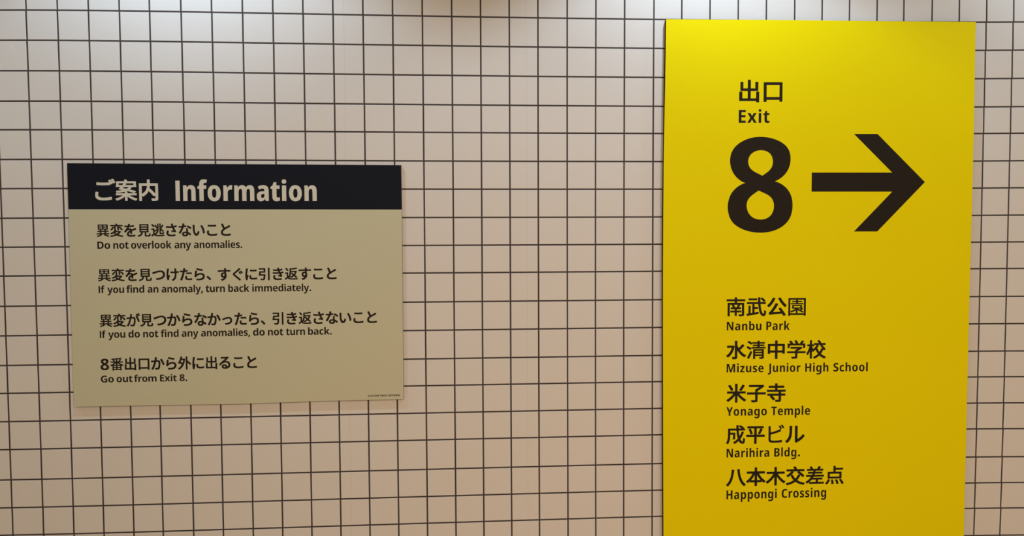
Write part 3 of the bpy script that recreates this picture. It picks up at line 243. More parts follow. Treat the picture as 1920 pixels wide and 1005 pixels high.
[[533,777,533,707,359,706,356,703,356,667,359,664,567,663,567,591,359,590,356,587,357,557,541,555,542,411,536,379,575,304,957,303,957,223,872,221,906,195,905,172,821,120,747,83,799,52,843,36,877,24,969,3,970,-17,929,-75,899,-76,795,-48,691,0,614,55,588,81,541,132,495,205,431,162,337,115,336,27,339,24,347,26,537,68,565,68,568,65,565,-7,321,-66,255,-90,227,-89,200,-33,200,-15,220,3,236,27,242,59,241,77,95,36,71,36,26,93,27,113,179,150,283,186,350,221,47,222,44,225,45,303,456,305,438,343,437,355,397,355,378,401,379,421,441,422,453,427,456,483,453,486,357,485,355,323,267,323,266,483,263,486,177,485,175,349,93,349,93,555,263,556,266,559,266,587,263,590,41,591,41,663,70,665,54,675,54,695,102,767,133,844,163,846,215,833,216,811,204,781,207,778,265,779,267,849,353,850,356,847,357,779],[808,221,598,221,622,183,667,138,747,180],[903,839,904,397,902,375,890,353,867,338,817,330,699,329,676,387,677,409,793,410,807,415,812,425,813,839],[713,797,714,453,711,450,625,450,622,453,622,795,625,798],[265,705,171,706,148,665,265,665]],
[[973,681,974,593,971,590,667,590,664,587,665,467,949,466,952,463,952,379,949,376,665,375,665,245,961,244,964,241,963,155,665,153,663,-89,565,-89,563,589,517,589,446,471,375,381,351,380,296,429,294,451,296,457,380,561,456,695,515,838,541,838,610,817,610,797,564,685,565,682],[366,825,368,803,366,795,326,703,266,587,266,-85,263,-88,171,-88,168,-85,168,437,165,438,140,405,95,356,69,354,24,427,24,445,119,558,198,683,273,845,299,846]],
[[801,846,852,795,851,775,715,750,549,731,549,645,953,643,954,563,951,560,670,559,737,512,855,456,971,420,974,415,974,397,949,370,927,338,901,336,753,396,635,464,549,534,547,361,489,359,458,305,967,303,967,221,757,219,705,132,654,81,805,38,953,-11,953,-32,891,-82,859,-84,715,-34,551,10,437,-36,287,-70,101,-92,79,-91,68,-59,48,-25,49,-5,195,8,325,30,391,51,179,99,178,119,232,177,264,219,35,221,35,303,329,304,364,355,395,409,425,410,445,404,450,407,449,534,363,462,233,384,95,328,73,328,68,331,49,360,24,387,26,409,141,448,261,508,330,559,49,560,46,563,47,643,447,644,450,647,449,723,305,714,133,708,116,765,117,787,353,798,581,818,763,848],[632,219,397,220,343,153,527,110,596,167]],
[[869,527,870,79,867,76,721,75,827,40,971,-17,971,-40,911,-92,879,-90,737,-30,573,25,572,47,606,73,603,76,389,76,388,73,418,53,417,33,267,-40,109,-90,81,-90,28,-37,28,-19,31,-14,189,34,272,75,139,76,136,79,137,527],[769,203,237,204,234,201,234,155,237,152,767,152,770,155],[769,327,237,328,234,325,234,281,237,278,767,278,770,281],[769,451,237,452,234,449,234,405,237,402,767,402,770,405],[831,809,831,565,179,565,179,809],[727,729,281,730,278,727,278,649,281,646,725,646,728,649]],
[[929,345,930,257,927,254,489,254,390,133,312,51,695,80,696,83,686,95,602,183,602,199,605,204,661,234,689,234,822,99,914,-23,915,-49,853,-88,825,-87,796,-41,769,-8,313,-46,173,-68,145,-67,120,5,120,29,153,46,191,78,266,155,344,253,79,255,79,345],[973,519,974,497,921,434,897,434,885,438,801,478,755,504,754,453,751,450,255,450,252,453,252,493,249,496,109,420,87,420,62,453,30,487,30,503,33,508,177,578,304,661,399,742,484,841,495,850,517,850,587,819,588,799,568,771,673,680,811,592],[696,543,594,615,503,696,407,606,320,541,693,540,698,541]],
],
'X': [
[[459,0,78,0,78,714,459,714,459,592,225,592,225,432,443,432,443,310,225,310,225,124,459,124]],
[[174,279,17,547,178,547,268,376,359,547,519,547,361,279,527,0,366,0,267,182,169,0,10,0]],
[[211,547,211,0,68,0,68,547],[140,761,171,757,196,744,209,730,216,711,218,687,216,663,208,645,196,631,171,618,140,614,109,618,84,631,72,645,65,663,62,687,65,712,72,731,84,744,109,757]],
[[284,108,304,109,323,112,342,117,361,124,361,15,336,5,308,-3,277,-8,241,-10,196,-6,157,7,135,21,117,40,102,63,88,109,83,169,83,435,18,435,18,501,94,545,133,662,227,662,227,547,354,547,354,435,227,435,227,176,230,146,242,125,260,112]],
],
'N': [
[[621,0,446,0,201,511,197,511,199,481,201,450,202,419,204,390,204,362,204,337,204,0,72,0,72,714,247,714,491,212,495,212,493,241,492,270,490,300,489,329,488,356,488,380,488,714,621,714]],
[[274,557,315,554,352,545,383,529,409,508,430,481,444,447,453,408,456,363,456,0,356,0,331,74,328,74,308,48,288,27,265,10,240,-1,210,-8,175,-10,133,-4,97,12,69,39,49,74,37,115,33,162,36,202,46,237,62,267,85,291,126,316,177,331,240,339,316,342,316,362,312,401,299,428,277,444,248,449,218,446,187,439,154,426,120,410,81,510,122,530,169,545,219,554],[272,251,241,248,216,240,197,228,184,212,177,192,174,167,178,137,189,115,207,102,231,98,254,101,275,110,292,126,306,148,314,174,317,205,317,254]],
[[335,557,371,554,404,545,431,529,455,508,479,470,493,420,498,359,498,0,358,0,358,321,355,372,343,408,331,425,313,435,291,438,261,433,238,419,221,396,211,362,204,317,202,260,202,0,62,0,62,547,171,547,188,476,195,476,211,500,230,520,252,536,277,548,305,555]],
[[202,576,202,553,201,529,199,503,197,476,202,476,227,510,257,536,292,551,334,557,373,552,407,538,437,515,463,483,484,443,499,395,508,339,511,275,506,191,489,120,473,81,452,49,428,23,399,5,367,-6,332,-10,290,-6,257,8,228,29,202,59,194,59,173,0,62,0,62,760,202,760],[289,440,260,436,238,423,221,401,210,372,204,334,202,289,202,265,204,215,211,175,222,145,239,123,261,110,290,106,314,110,333,125,349,148,360,181,367,224,369,276,367,326,360,367,349,399,334,422,314,435]],
[[496,547,496,0,388,0,371,70,363,70,347,45,328,25,306,10,281,-1,253,-8,224,-10,191,-7,162,0,135,13,113,31,94,53,79,80,65,130,60,190,60,547,200,547,200,229,204,177,215,139,228,123,244,113,265,109,297,114,322,129,338,153,349,186,355,228,356,277,356,547]],
[[271,714,326,710,375,700,415,682,448,657,474,626,492,588,503,544,507,493,503,443,493,398,475,357,450,321,417,292,375,271,324,257,264,252,216,252,216,0,72,0,72,714],[262,593,216,593,216,374,250,374,283,377,311,385,333,401,349,423,358,453,362,491,359,522,351,548,337,567,318,581,293,590]],
[[326,557,338,557,351,555,364,554,376,551,363,409,352,412,340,414,327,415,311,416,289,413,268,407,250,396,234,381,220,362,210,338,204,310,202,278,202,0,63,0,63,547,169,547,190,457,197,457,211,482,228,506,249,527,272,543,298,553]],
[[202,428,202,396,200,362,198,329,195,297,199,297,206,310,214,324,222,338,230,351,239,364,246,375,365,547,518,547,353,319,527,0,371,0,257,222,202,172,202,0,62,0,62,760,202,760]],
[[356,0,201,536,197,536,199,508,201,478,202,448,204,418,205,389,205,362,205,0,72,0,72,714,270,714,418,209,422,209,570,714,767,714,767,0,630,0,630,364,630,391,631,420,632,449,634,479,635,508,637,536,633,536,477,0]],
[[203,547,203,0,63,0,63,547],[133,762,165,758,189,744,200,730,207,711,209,687,207,664,200,645,189,631,164,618,133,613,102,618,78,631,66,645,60,664,57,687,60,711,66,730,77,744,101,758]],
[[389,0,23,0,23,85,224,434,35,434,35,547,381,547,381,454,186,113,389,113]],
[[391,161,385,111,369,68,351,45,330,25,303,10,255,-5,196,-10,152,-8,111,-2,72,7,35,21,35,148,71,131,110,116,150,107,187,104,217,107,238,117,251,132,255,152,253,166,247,178,236,190,219,203,193,217,157,235,120,254,90,276,66,301,49,330,38,363,35,402,38,437,47,467,63,494,85,516,123,539,169,552,222,557,266,554,306,546,345,533,385,514,346,412,316,427,285,439,255,447,226,450,201,447,183,439,172,426,169,409,170,396,176,384,187,374,205,362,230,348,265,330,301,310,332,288,357,264,376,235,387,201]],
[[262,556,305,553,343,543,377,527,406,504,430,476,449,442,463,402,472,358,474,309,474,235,179,235,183,194,194,160,210,134,233,115,261,103,297,99,336,102,373,109,409,121,447,140,447,28,410,11,371,-1,328,-8,279,-10,230,-6,186,4,148,22,116,48,89,79,68,118,52,163,43,213,40,270,43,329,52,382,66,427,87,466,112,498,142,524,178,542,218,553],[265,451,242,448,223,439,206,423,193,400,185,370,181,333,344,333,342,367,335,395,324,419,309,436,289,448]],
[[17,-212,-6,-211,-27,-209,-47,-206,-65,-201,-65,-81,-51,-85,-36,-88,-20,-91,-3,-91,21,-88,40,-79,55,-64,65,-40,71,-8,73,33,73,714,217,714,217,39,214,-19,206,-68,193,-109,174,-142,151,-169,124,-188,92,-201,56,-209]],
[[501,275,497,216,487,162,469,113,444,71,412,37,372,11,325,-5,269,-10,217,-5,171,11,132,36,99,70,74,112,55,161,44,215,40,275,43,330,51,379,66,424,86,463,111,496,143,522,180,541,223,553,272,557,315,553,356,542,392,524,424,499,450,467,472,429,488,384,497,332],[182,274,184,223,191,181,203,147,220,123,243,108,271,103,299,108,322,123,338,147,350,180,356,223,359,275,356,326,350,368,338,401,321,425,299,439,270,444,242,439,220,425,203,401,191,368,184,326]],
[[576,0,431,0,431,310,216,310,216,0,72,0,72,714,216,714,216,433,431,433,431,714,576,714]],
[[219,557,261,552,296,538,326,513,351,477,357,477,370,547,489,547,489,16,486,-36,477,-83,462,-124,442,-159,414,-188,381,-210,340,-227,293,-237,239,-240,189,-238,145,-231,105,-220,67,-204,67,-83,109,-101,149,-114,190,-121,234,-124,268,-121,296,-112,319,-98,336,-77,346,-49,349,-14,349,-3,350,14,351,33,352,53,354,72,349,72,325,36,295,11,260,-5,216,-10,178,-5,143,8,113,31,87,63,67,104,52,152,43,208,40,271,43,335,52,392,67,441,88,482,115,515,145,538,180,552],[263,440,239,436,218,421,203,397,191,364,184,321,182,269,184,219,191,178,203,146,219,124,240,110,265,106,286,108,305,115,320,126,332,142,341,162,348,187,352,217,353,252,353,278,351,329,344,370,332,401,315,423,292,436]],
[[202,599,201,565,200,533,197,503,193,477,201,477,216,502,234,522,255,537,279,548,305,555,334,557,382,551,422,535,445,518,463,496,478,469,493,420,498,359,498,0,358,0,358,321,354,373,343,409,330,425,314,435,293,438,262,433,238,418,221,394,210,359,204,315,202,260,202,0,62,0,62,760,202,760]],
[[454,208,451,168,442,131,427,97,406,66,379,40,347,19,310,3,268,-7,221,-10,186,-9,154,-6,123,-1,94,7,66,17,37,30,37,170,82,149,128,132,175,121,218,118,246,120,268,128,286,140,298,156,306,174,309,195,306,217,299,236,285,253,264,270,235,289,195,310,151,336,113,362,83,392,61,428,47,471,43,524,45,563,55,599,70,631,90,658,116,681,147,700,183,713,222,721,265,724,316,721,364,711,409,697,451,678,409,556,372,574,335,587,300,595,267,598,243,596,223,589,207,579,196,565,190,549,188,530,190,507,198,488,212,471,233,454,264,436,305,413,350,388,387,361,416,330,437,296,450,256]],
[[268,-10,222,-7,181,3,145,20,113,44,87,74,67,112,52,158,43,210,40,271,43,328,52,379,68,425,89,464,115,497,147,523,184,542,227,553,274,557,316,555,354,547,389,536,421,521,381,411,356,423,330,432,305,438,280,440,251,435,227,421,208,397,194,364,185,322,182,271,185,221,194,180,208,148,227,125,252,112,281,107,314,110,346,118,378,131,408,148,408,31,378,14,345,1,308,-7]],
[[202,0,62,0,62,760,202,760]],
[[267,422,382,714,534,714,339,277,339,0,195,0,195,272,0,714,153,714]],
[[315,0,171,0,171,590,16,590,16,714,470,714,470,590,315,590]],
[[616,557,653,554,686,545,713,530,735,509,757,471,771,421,775,358,775,0,635,0,635,320,631,373,620,410,607,425,591,435,571,438,543,433,522,420,507,397,493,346,488,274,488,0,349,0,349,320,347,357,342,387,333,410,321,426,305,435,286,438,257,433,235,418,219,392,209,357,204,313,202,258,202,0,62,0,62,547,171,547,189,477,195,477,210,501,228,521,250,536,276,548,304,555,336,557,369,555,397,547,422,535,450,510,470,478,478,478,503,512,534,537,572,552]],
[[333,557,372,552,407,539,438,516,464,484,484,443,499,394,508,338,511,273,506,190,489,120,472,81,452,49,427,23,399,5,368,-6,334,-10,305,-8,279,-1,255,11,235,26,217,45,202,67,197,67,199,41,200,17,202,-5,202,-26,202,-240,62,-240,62,547,175,547,195,475,202,475,219,501,237,522,257,538,279,548,304,555],[288,442,261,438,239,426,223,405,211,375,205,337,202,288,202,265,204,217,211,177,222,147,238,125,260,112,289,108,313,112,334,126,349,149,360,181,367,223,369,273,367,325,360,367,349,400,333,423,313,437]],
[[277,714,353,709,415,695,462,671,488,646,506,616,517,580,521,538,518,497,508,462,492,432,470,408,445,390,415,379,415,374,450,362,479,345,503,321,521,291,532,253,536,207,533,167,523,130,508,97,487,68,460,44,428,25,391,11,350,3,304,0,72,0,72,714],[280,427,310,429,334,437,352,450,364,468,372,491,374,517,371,542,363,562,350,578,331,589,306,596,276,598,216,598,216,427],[216,314,216,118,291,118,322,121,346,130,364,144,377,164,384,189,387,218,384,246,376,270,363,289,343,303,318,311,286,314]],
[[218,-10,179,-5,144,8,114,32,88,64,67,105,52,153,43,210,40,274,43,338,52,394,67,443,88,483,114,516,144,539,179,552,217,557,247,555,272,548,295,536,316,520,334,501,350,477,355,477,353,504,351,530,349,555,349,577,349,760,489,760,489,0,379,0,356,64,349,64,333,42,315,24,296,9,273,-1,248,-8],[264,105,292,109,315,121,332,142,343,171,350,209,353,257,353,282,351,330,344,370,333,400,316,422,293,435,263,439,239,434,219,420,203,397,191,365,184,323,182,273,184,222,191,180,203,147,219,124,240,110]],
[[55,72,58,100,66,121,80,137,108,152,144,157,179,152,208,137,221,121,230,99,232,72,230,46,221,24,207,8,179,-8,144,-13,108,-8,80,8,66,24,58,46]],
[[343,601,310,597,280,583,255,562,235,533,219,497,207,455,200,408,197,355,202,284,214,224,228,191,245,163,266,142,290,126,318,117,350,114,388,116,423,125,458,137,493,152,493,25,456,10,417,-1,375,-8,330,-10,272,-5,220,9,174,34,136,67,104,109,79,160,62,218,51,284,48,356,52,433,67,504,90,567,123,621,149,651,180,677,214,697,251,712,293,721,337,724,384,721,430,713,474,699,518,679,474,561,444,577,412,590,379,598]],
],
}
INFO_RUNS = [
[
(-1.49975,1.54676,.072903,-.000137,0,.075409,[0,1000,2000]),
],
[
(-1.23455,1.5387,.091874,-.000174,0,.095881,[0,271,832,1172,1715,2107,2945,3466,3834,4107,4650]),
],
[
(-1.49236,1.42232,.044726,.000109,0,.046648,[0,1000,2000,3000,4000,5000,6000,7000,8000,9000]),
],
[
(-1.49232,1.37808,.035807,.000016,0,.034278,[0,686]),
(-1.44,1.3781,.033306,.000015,0,.034321,[0,608,1191]),
(-1.38077,1.37813,.032554,.000014,0,.034369,[0,584,1116,1672,2083,2350,2934,3517]),
(-1.23832,1.37819,.032606,.000014,0,.034486,[0,559,1166]),
(-1.17422,1.37822,.032134,.000014,0,.034539,[0,559,1166,1750,2674,3232,3499,3768,4324,4786]),
],
[
(-1.492,1.27216,.044634,.00004,0,.045402,[0,1000,2000,3000,4000,5000,6000,7000,8000]),
(-1.09808,1.2712,.044971,.000085,0,.045484,[0,1000,2000,3000,4000,5000,6000,7000,8000]),
],
[
(-1.49206,1.22807,.033136,.000016,0,.033828,[0,267]),
(-1.46134,1.22808,.032813,.000015,0,.033851,[0,533,1116]),
(-1.3995,1.22811,.033361,.000016,0,.033901,[0,352,620,1228]),
(-1.3305,1.22814,.032636,.000015,0,.033958,[0,559]),
(-1.28452,1.22816,.032338,.000015,0,.033995,[0,559,1166,1750,2674,3232,3499,4032]),
(-1.13857,1.22823,.033001,.000016,0,.034113,[0,386,993,1404]),
(-1.06489,1.22827,.032551,.000015,0,.034174,[0,591,1150,1628]),
(-.98472,1.2283,.032945,.000016,0,.034239,[0,268,1192,2116,2672,3263,3532,4090,4476,5032,5299,5832]),
],
[
(-1.49106,1.11682,.044478,.000083,0,.046757,[0,1000,2000,3000,4000,5000,6000,7000,8000,9000,10000,11000,12000]),
(-.91986,1.11812,.045129,.000131,0,.045731,[0,1000,2000,3000,4000,5000,6000,7000]),
],
[
(-1.49216,1.07516,.031499,.000096,0,.033884,[0,267]),
(-1.46269,1.07525,.033429,.000102,0,.033906,[0,533,1116]),
(-1.39793,1.07545,.034113,.000104,0,.03396,[0,591]),
(-1.35014,1.0756,.03294,.000101,0,.033999,[0,608,1191]),
(-1.29037,1.07578,.033532,.000103,0,.034046,[0,352,620,1228]),
(-1.22187,1.07599,.032922,.000101,0,.034101,[0,559,1166]),
(-1.15782,1.07618,.03296,.000101,0,.034153,[0,559,1166,1750,2674,3232,3499,3767,4323,4786]),
(-.98449,1.07672,.035433,.000109,0,.034293,[0,591]),
(-.93559,1.07687,.03419,.000105,0,.034333,[0,608,1191]),
(-.87305,1.07706,.032958,.000101,0,.034382,[0,386,993,1404]),
(-.80009,1.07728,.033797,.000103,0,.034443,[0,591,1150,1628,2200]),
],
[
(-1.49287,.96537,.056875,.000084,0,.053972,[0]),
(-1.45957,.96755,.04475,.000041,0,.047142,[0,1000,2000,3000,4000,5000,6000,7000,8000,9000,10000]),
],
[
(-1.49301,.923,.0354,.000054,0,.03253,[0,691]),
(-1.44093,.92308,.034224,.000052,0,.03257,[0,584,1191]),
(-1.38214,.92317,.03351,.000051,0,.032614,[0,352,763,1346]),
(-1.29877,.92329,.033862,.000051,0,.032681,[0,511,1060,1328]),
(-1.23269,.92339,.034739,.000053,0,.032731,[0,542]),
],
[
(-.59855,.85836,.007491,.000019,0,.007602,[0,850,1450,2050,2650,3250,4250,4750,5750,6350,7350,8350,9350,9850,10850,11850,12850,13850]),
],
]
EXIT_RUNS = [
[
(.69219,1.8876,.084784,.000679,0,.082265,[0,1000]),
],
[
(.69303,1.80876,.065311,.000289,0,.062392,[0,533,1094,1398]),
],
[
(.65715,1.13386,.073766,-.000397,0,.071193,[0,1000,2000,3000]),
],
[
(.65846,1.07681,.044331,-.000246,0,.042913,[0,715,1253,1834,2407]),
(.80141,1.07602,.04315,-.000239,0,.043054,[0,563,1101,1510]),
],
[
(.6597,.98017,.07285,-.000519,0,.069786,[0,1000,2000,3000,4000]),
],
[
(.65937,.92619,.044495,-.000312,0,.042602,[0,861,1149,1583,2163,2608]),
(.81444,.92511,.043117,-.000302,0,.042749,[0,309,890,1470,1758,2321]),
(.94494,.92419,.043329,-.000304,0,.042883,[0,670,957,1530]),
(1.04959,.92346,.044417,-.000311,0,.042984,[0,509,976,1557,2120,2683]),
],
[
(.66208,.82437,.072599,-.000546,0,.071113,[0,1000,2000]),
],
[
(.66278,.77014,.044487,-.000271,0,.043371,[0,556,1119,1699,2237,2810]),
(.82552,.76915,.044043,-.000269,0,.043534,[0,509,1042,1899,2472,2759]),
],
[
(.66195,.67485,.071695,-.000713,0,.071683,[0,1000,2000,3000]),
],
[
(.66196,.61946,.043015,-.00026,0,.043599,[0,715,1253,1662,1950,2530,2818,3226]),
(.83557,.61841,.043098,-.000261,0,.043772,[0,602,888,1461,2034]),
],
[
(.66389,.52102,.072329,-.000322,0,.070851,[0,1000,2000,3000,4000,5000]),
],
[
(.66285,.46718,.043696,-.000022,0,.045189,[0,670,1208,1781,2354,2917,3497,4070]),
(.86553,.46708,.043878,-.000022,0,.045395,[0,566,975,1538,1983,2429,2717,3297]),
],
]
EIGHT = [(.72435,1.59845),(.72159,1.5993),(.7189,1.60004),(.71608,1.60099),(.71293,1.60247),(.70928,1.60457),(.70528,1.60713),(.70121,1.61003),(.69734,1.61318),(.69366,1.61661),(.69005,1.62036),(.68664,1.62431),(.68356,1.62834),(.68084,1.63251),(.67841,1.63684),(.67626,1.64122),(.67439,1.64552),(.67283,1.64975),(.67157,1.65396),(.67055,1.65811),(.66972,1.66216),(.6691,1.66608),(.6687,1.66989),(.66849,1.67366),(.66844,1.67744),(.66854,1.68124),(.6688,1.68502),(.66925,1.68883),(.66995,1.69268),(.67086,1.6966),(.67197,1.70058),(.67336,1.70457),(.67512,1.70853),(.67724,1.71249),(.67969,1.71645),(.68249,1.72036),(.68567,1.72417),(.68928,1.72789),(.69329,1.73156),(.69761,1.73509),(.70217,1.73841),(.70703,1.74154),(.7122,1.7445),(.71754,1.74724),(.72292,1.7497),(.72836,1.75185),(.73392,1.75374),(.73949,1.75536),(.745,1.75674),(.75041,1.75785),(.75579,1.75868),(.76113,1.7593),(.76643,1.75975),(.77167,1.76002),(.77686,1.76011),(.78204,1.76001),(.78724,1.75976),(.79246,1.75937),(.79768,1.75883),(.80292,1.7581),(.80818,1.75716),(.8135,1.75601),(.81886,1.75467),(.82421,1.75312),(.82949,1.75134),(.83477,1.74934),(.84004,1.7471),(.84518,1.74466),(.85005,1.74203),(.85468,1.7392),(.85912,1.73617),(.86326,1.73296),(.867,1.72961),(.8703,1.72611),(.87324,1.72243),(.87582,1.71864),(.87805,1.7148),(.87991,1.71091),(.8814,1.70695),(.88258,1.70293),(.88355,1.69888),(.88429,1.69482),(.88477,1.69071),(.88503,1.68657),(.8851,1.68237),(.88499,1.67808),(.88469,1.67372),(.88417,1.66934),(.8834,1.665),(.8824,1.66067),(.88116,1.65635),(.87969,1.65208),(.87794,1.64793),(.8759,1.64388),(.87359,1.63992),(.87105,1.63609),(.86834,1.63243),(.86542,1.62892),(.86229,1.62556),(.85903,1.62238),(.85574,1.61945),(.85241,1.61677),(.849,1.61432),(.84557,1.61209),(.84221,1.61008),(.83894,1.60837),(.83572,1.60694),(.83252,1.60561),(.82931,1.60422),(.83252,1.60323),(.8357,1.6023),(.83894,1.60126),(.84233,1.59992),(.84597,1.59827),(.84977,1.59638),(.85361,1.59427),(.85734,1.59193),(.86098,1.58936),(.8646,1.58656),(.8681,1.58355),(.87138,1.58037),(.87446,1.57699),(.87737,1.57341),(.88007,1.56968),(.88251,1.56587),(.88468,1.56197),(.88661,1.55796),(.8883,1.55387),(.88977,1.54977),(.89099,1.54564),(.89198,1.54148),(.89276,1.53727),(.89339,1.53302),(.89386,1.52871),(.89416,1.52435),(.89428,1.51996),(.89425,1.51554),(.89407,1.51107),(.89374,1.50655),(.89323,1.50204),(.89252,1.49759),(.89161,1.4932),(.89053,1.48885),(.88921,1.48455),(.88763,1.48034),(.88581,1.4762),(.88375,1.47215),(.88139,1.46816),(.87868,1.46424),(.87561,1.46036),(.87221,1.45654),(.86847,1.45283),(.86437,1.44928),(.85986,1.44587),(.85497,1.44257),(.84981,1.43948),(.84449,1.43667),(.83898,1.43415),(.83322,1.43188),(.82737,1.42988),(.82159,1.42814),(.81588,1.42671),(.81017,1.42556),(.80451,1.42465),(.79894,1.42393),(.79351,1.42339),(.78816,1.42307),(.78286,1.42293),(.77752,1.42294),(.77216,1.4231),(.76679,1.42342),(.76141,1.42391),(.75598,1.42459),(.75045,1.42546),(.74486,1.42651),(.73929,1.42775),(.73383,1.42917),(.72846,1.43078),(.72313,1.43258),(.71794,1.43454),(.71296,1.43663),(.70818,1.43885),(.70358,1.44121),(.69918,1.44372),(.69501,1.44638),(.69106,1.44919),(.68732,1.45213),(.68382,1.45526),(.6806,1.45859),(.67765,1.46214),(.67496,1.46591),(.67253,1.46985),(.67036,1.47395),(.66845,1.47824),(.6668,1.48272),(.6654,1.48732),(.66421,1.49195),(.66324,1.49662),(.66249,1.50136),(.66196,1.50613),(.66167,1.51089),(.6616,1.51562),(.66175,1.52037),(.66213,1.52509),(.66275,1.52978),(.66362,1.53444),(.66471,1.53909),(.66604,1.54367),(.66763,1.54813),(.66946,1.5525),(.67153,1.55678),(.67385,1.56093),(.6764,1.56491),(.67921,1.56872),(.68229,1.57239),(.68554,1.57586),(.6889,1.5791),(.69245,1.58213),(.69617,1.58494),(.69993,1.58751),(.70354,1.58981),(.70708,1.59182),(.7106,1.59356),(.7139,1.59503),(.71678,1.59625),(.71908,1.5971),(.72092,1.59761),(.72259,1.598)]
EIGHT_UPPER = [(.78433,1.62389),(.78728,1.62585),(.79023,1.62778),(.7932,1.62976),(.79622,1.63191),(.79941,1.63422),(.80271,1.63665),(.80591,1.63922),(.80881,1.64191),(.81142,1.64475),(.81382,1.64772),(.81595,1.65082),(.81773,1.65401),(.81913,1.65732),(.82021,1.66077),(.82099,1.66427),(.8215,1.66776),(.82174,1.67126),(.82169,1.67479),(.82138,1.67827),(.82086,1.68164),(.82011,1.6849),(.81913,1.68808),(.81792,1.69113),(.81649,1.694),(.81482,1.69668),(.81292,1.69921),(.81081,1.70155),(.8085,1.70367),(.80596,1.70558),(.8032,1.70728),(.80027,1.70878),(.79725,1.71006),(.7941,1.71112),(.79082,1.71198),(.78745,1.71262),(.78409,1.71304),(.7807,1.71325),(.77728,1.71324),(.77386,1.71301),(.77048,1.71259),(.76714,1.71195),(.76382,1.7111),(.76056,1.71004),(.75743,1.70879),(.75439,1.70734),(.75144,1.70567),(.74864,1.70382),(.74606,1.7018),(.74369,1.69959),(.7415,1.69718),(.73955,1.69463),(.73786,1.69198),(.73646,1.68921),(.73532,1.6863),(.73444,1.68332),(.7338,1.68033),(.73343,1.67729),(.73331,1.67419),(.73344,1.67109),(.73379,1.66804),(.73436,1.66502),(.73516,1.662),(.73619,1.65906),(.73747,1.65623),(.739,1.65352),(.74077,1.6509),(.74278,1.6484),(.745,1.64604),(.74747,1.64383),(.75018,1.64176),(.75307,1.63979),(.7561,1.63789),(.75928,1.63608),(.76263,1.63436),(.76609,1.63268),(.76961,1.63097),(.7732,1.62921),(.77689,1.62744),(.78062,1.62566)]
EIGHT_LOWER = [(.77177,1.5714),(.76907,1.56968),(.7664,1.56801),(.76368,1.56625),(.76081,1.56432),(.75768,1.56215),(.75437,1.55981),(.75108,1.55737),(.74799,1.55489),(.74509,1.55237),(.74231,1.54979),(.73972,1.54715),(.73744,1.54444),(.73547,1.54168),(.73377,1.53887),(.73234,1.53599),(.73117,1.533),(.73028,1.52989),(.72966,1.52668),(.7293,1.52339),(.72917,1.52004),(.72928,1.51659),(.72963,1.51304),(.73022,1.50947),(.73105,1.50594),(.73212,1.50243),(.73343,1.49892),(.73498,1.49549),(.73679,1.49223),(.73884,1.48912),(.74115,1.48613),(.7437,1.48333),(.74651,1.48078),(.74958,1.47847),(.75293,1.47637),(.75649,1.47453),(.76022,1.47297),(.76417,1.4717),(.76835,1.47069),(.77263,1.46998),(.77692,1.4696),(.78124,1.46953),(.78564,1.46978),(.79,1.47034),(.79418,1.47125),(.79822,1.47252),(.80217,1.47413),(.80592,1.47606),(.80937,1.47828),(.81253,1.48083),(.81544,1.4837),(.81805,1.48682),(.82031,1.49009),(.8222,1.49355),(.82375,1.49723),(.82498,1.50101),(.82594,1.50477),(.8266,1.50852),(.82695,1.51231),(.82705,1.51606),(.82696,1.51968),(.82669,1.52317),(.82621,1.52657),(.82552,1.52985),(.82461,1.53299),(.82351,1.53598),(.82221,1.53884),(.82067,1.54156),(.81887,1.54416),(.81678,1.54663),(.81442,1.54897),(.81184,1.55119),(.80911,1.5533),(.80617,1.55528),(.80302,1.55715),(.79977,1.55891),(.79653,1.56058),(.79331,1.56214),(.79003,1.5636),(.78678,1.56499),(.78362,1.56635),(.78058,1.56766),(.77763,1.56892),(.7747,1.57015)]
ARROW = [(.96203,1.63486),(1.25478,1.63498),(1.11292,1.77143),(1.19846,1.77174),(1.37543,1.60129),(1.20398,1.42556),(1.11872,1.42594),(1.25609,1.56725),(.96217,1.56758)]
EXIT_EDGE = [(.43955,2.16401),(.98893,2.16673),(1.55066,2.16838),(1.55035,2.13318),(1.55073,2.02996),(1.55256,1.80346),(1.55235,1.59427),(1.55184,1.41241),(1.55107,1.29697),(1.55084,.81104),(1.55065,.30707),(1.55061,.03679),(.44096,.07648),(.43893,.34004),(.43552,.73572),(.43314,1.11655),(.43244,1.30508),(.43268,1.49237),(.43386,1.67844),(.43579,1.86333),(.43863,2.04705)]
INFO_EDGE = [(-1.57939,1.66553),(-1.03233,1.66329),(-.47523,1.65988),(-.47439,1.50754),(-.47474,1.18068),(-.4755,.84701),(-.76134,.84549),(-1.03525,.84068),(-1.31618,.84129),(-1.58193,.84076),(-1.58142,1.06518),(-1.57993,1.29139),(-1.57963,1.5113)]
BAND_EDGE = [(-1.57939,1.66553),(-1.03233,1.66329),(-.47523,1.65988),(-.47439,1.50754),(-1.03554,1.50972),(-1.57963,1.5113)]
FIELD_U = ((6, 3, 6), [-0.0041, 0.0028, 0.009, 0.0013, -0.019, 0.017, 0.0406, -0.0115, 0.0, 0.0023, -0.0155, -0.0099, 0.0101, -0.0088, -0.0438, -0.0017, 0.0034, 0.0002, 0.0031, 0.0129, -0.0003, 0.0044])
FIELD_V = ((8, 3, 8), [0.0013, -0.049, 0.0102, 0.0171, 0.0046, -0.051, -0.0075, 0.01, -0.0172, 0.0907, -0.0029, -0.0349, 0.0026, -0.0019, -0.0062, 0.0057, 0.0014, 0.0212, -0.0007, -0.0388, -0.0039, 0.0305, 0.001, 0.0031, 0.0062, 0.0002, -0.0022, -0.0015, 0.0376, 0.0055])
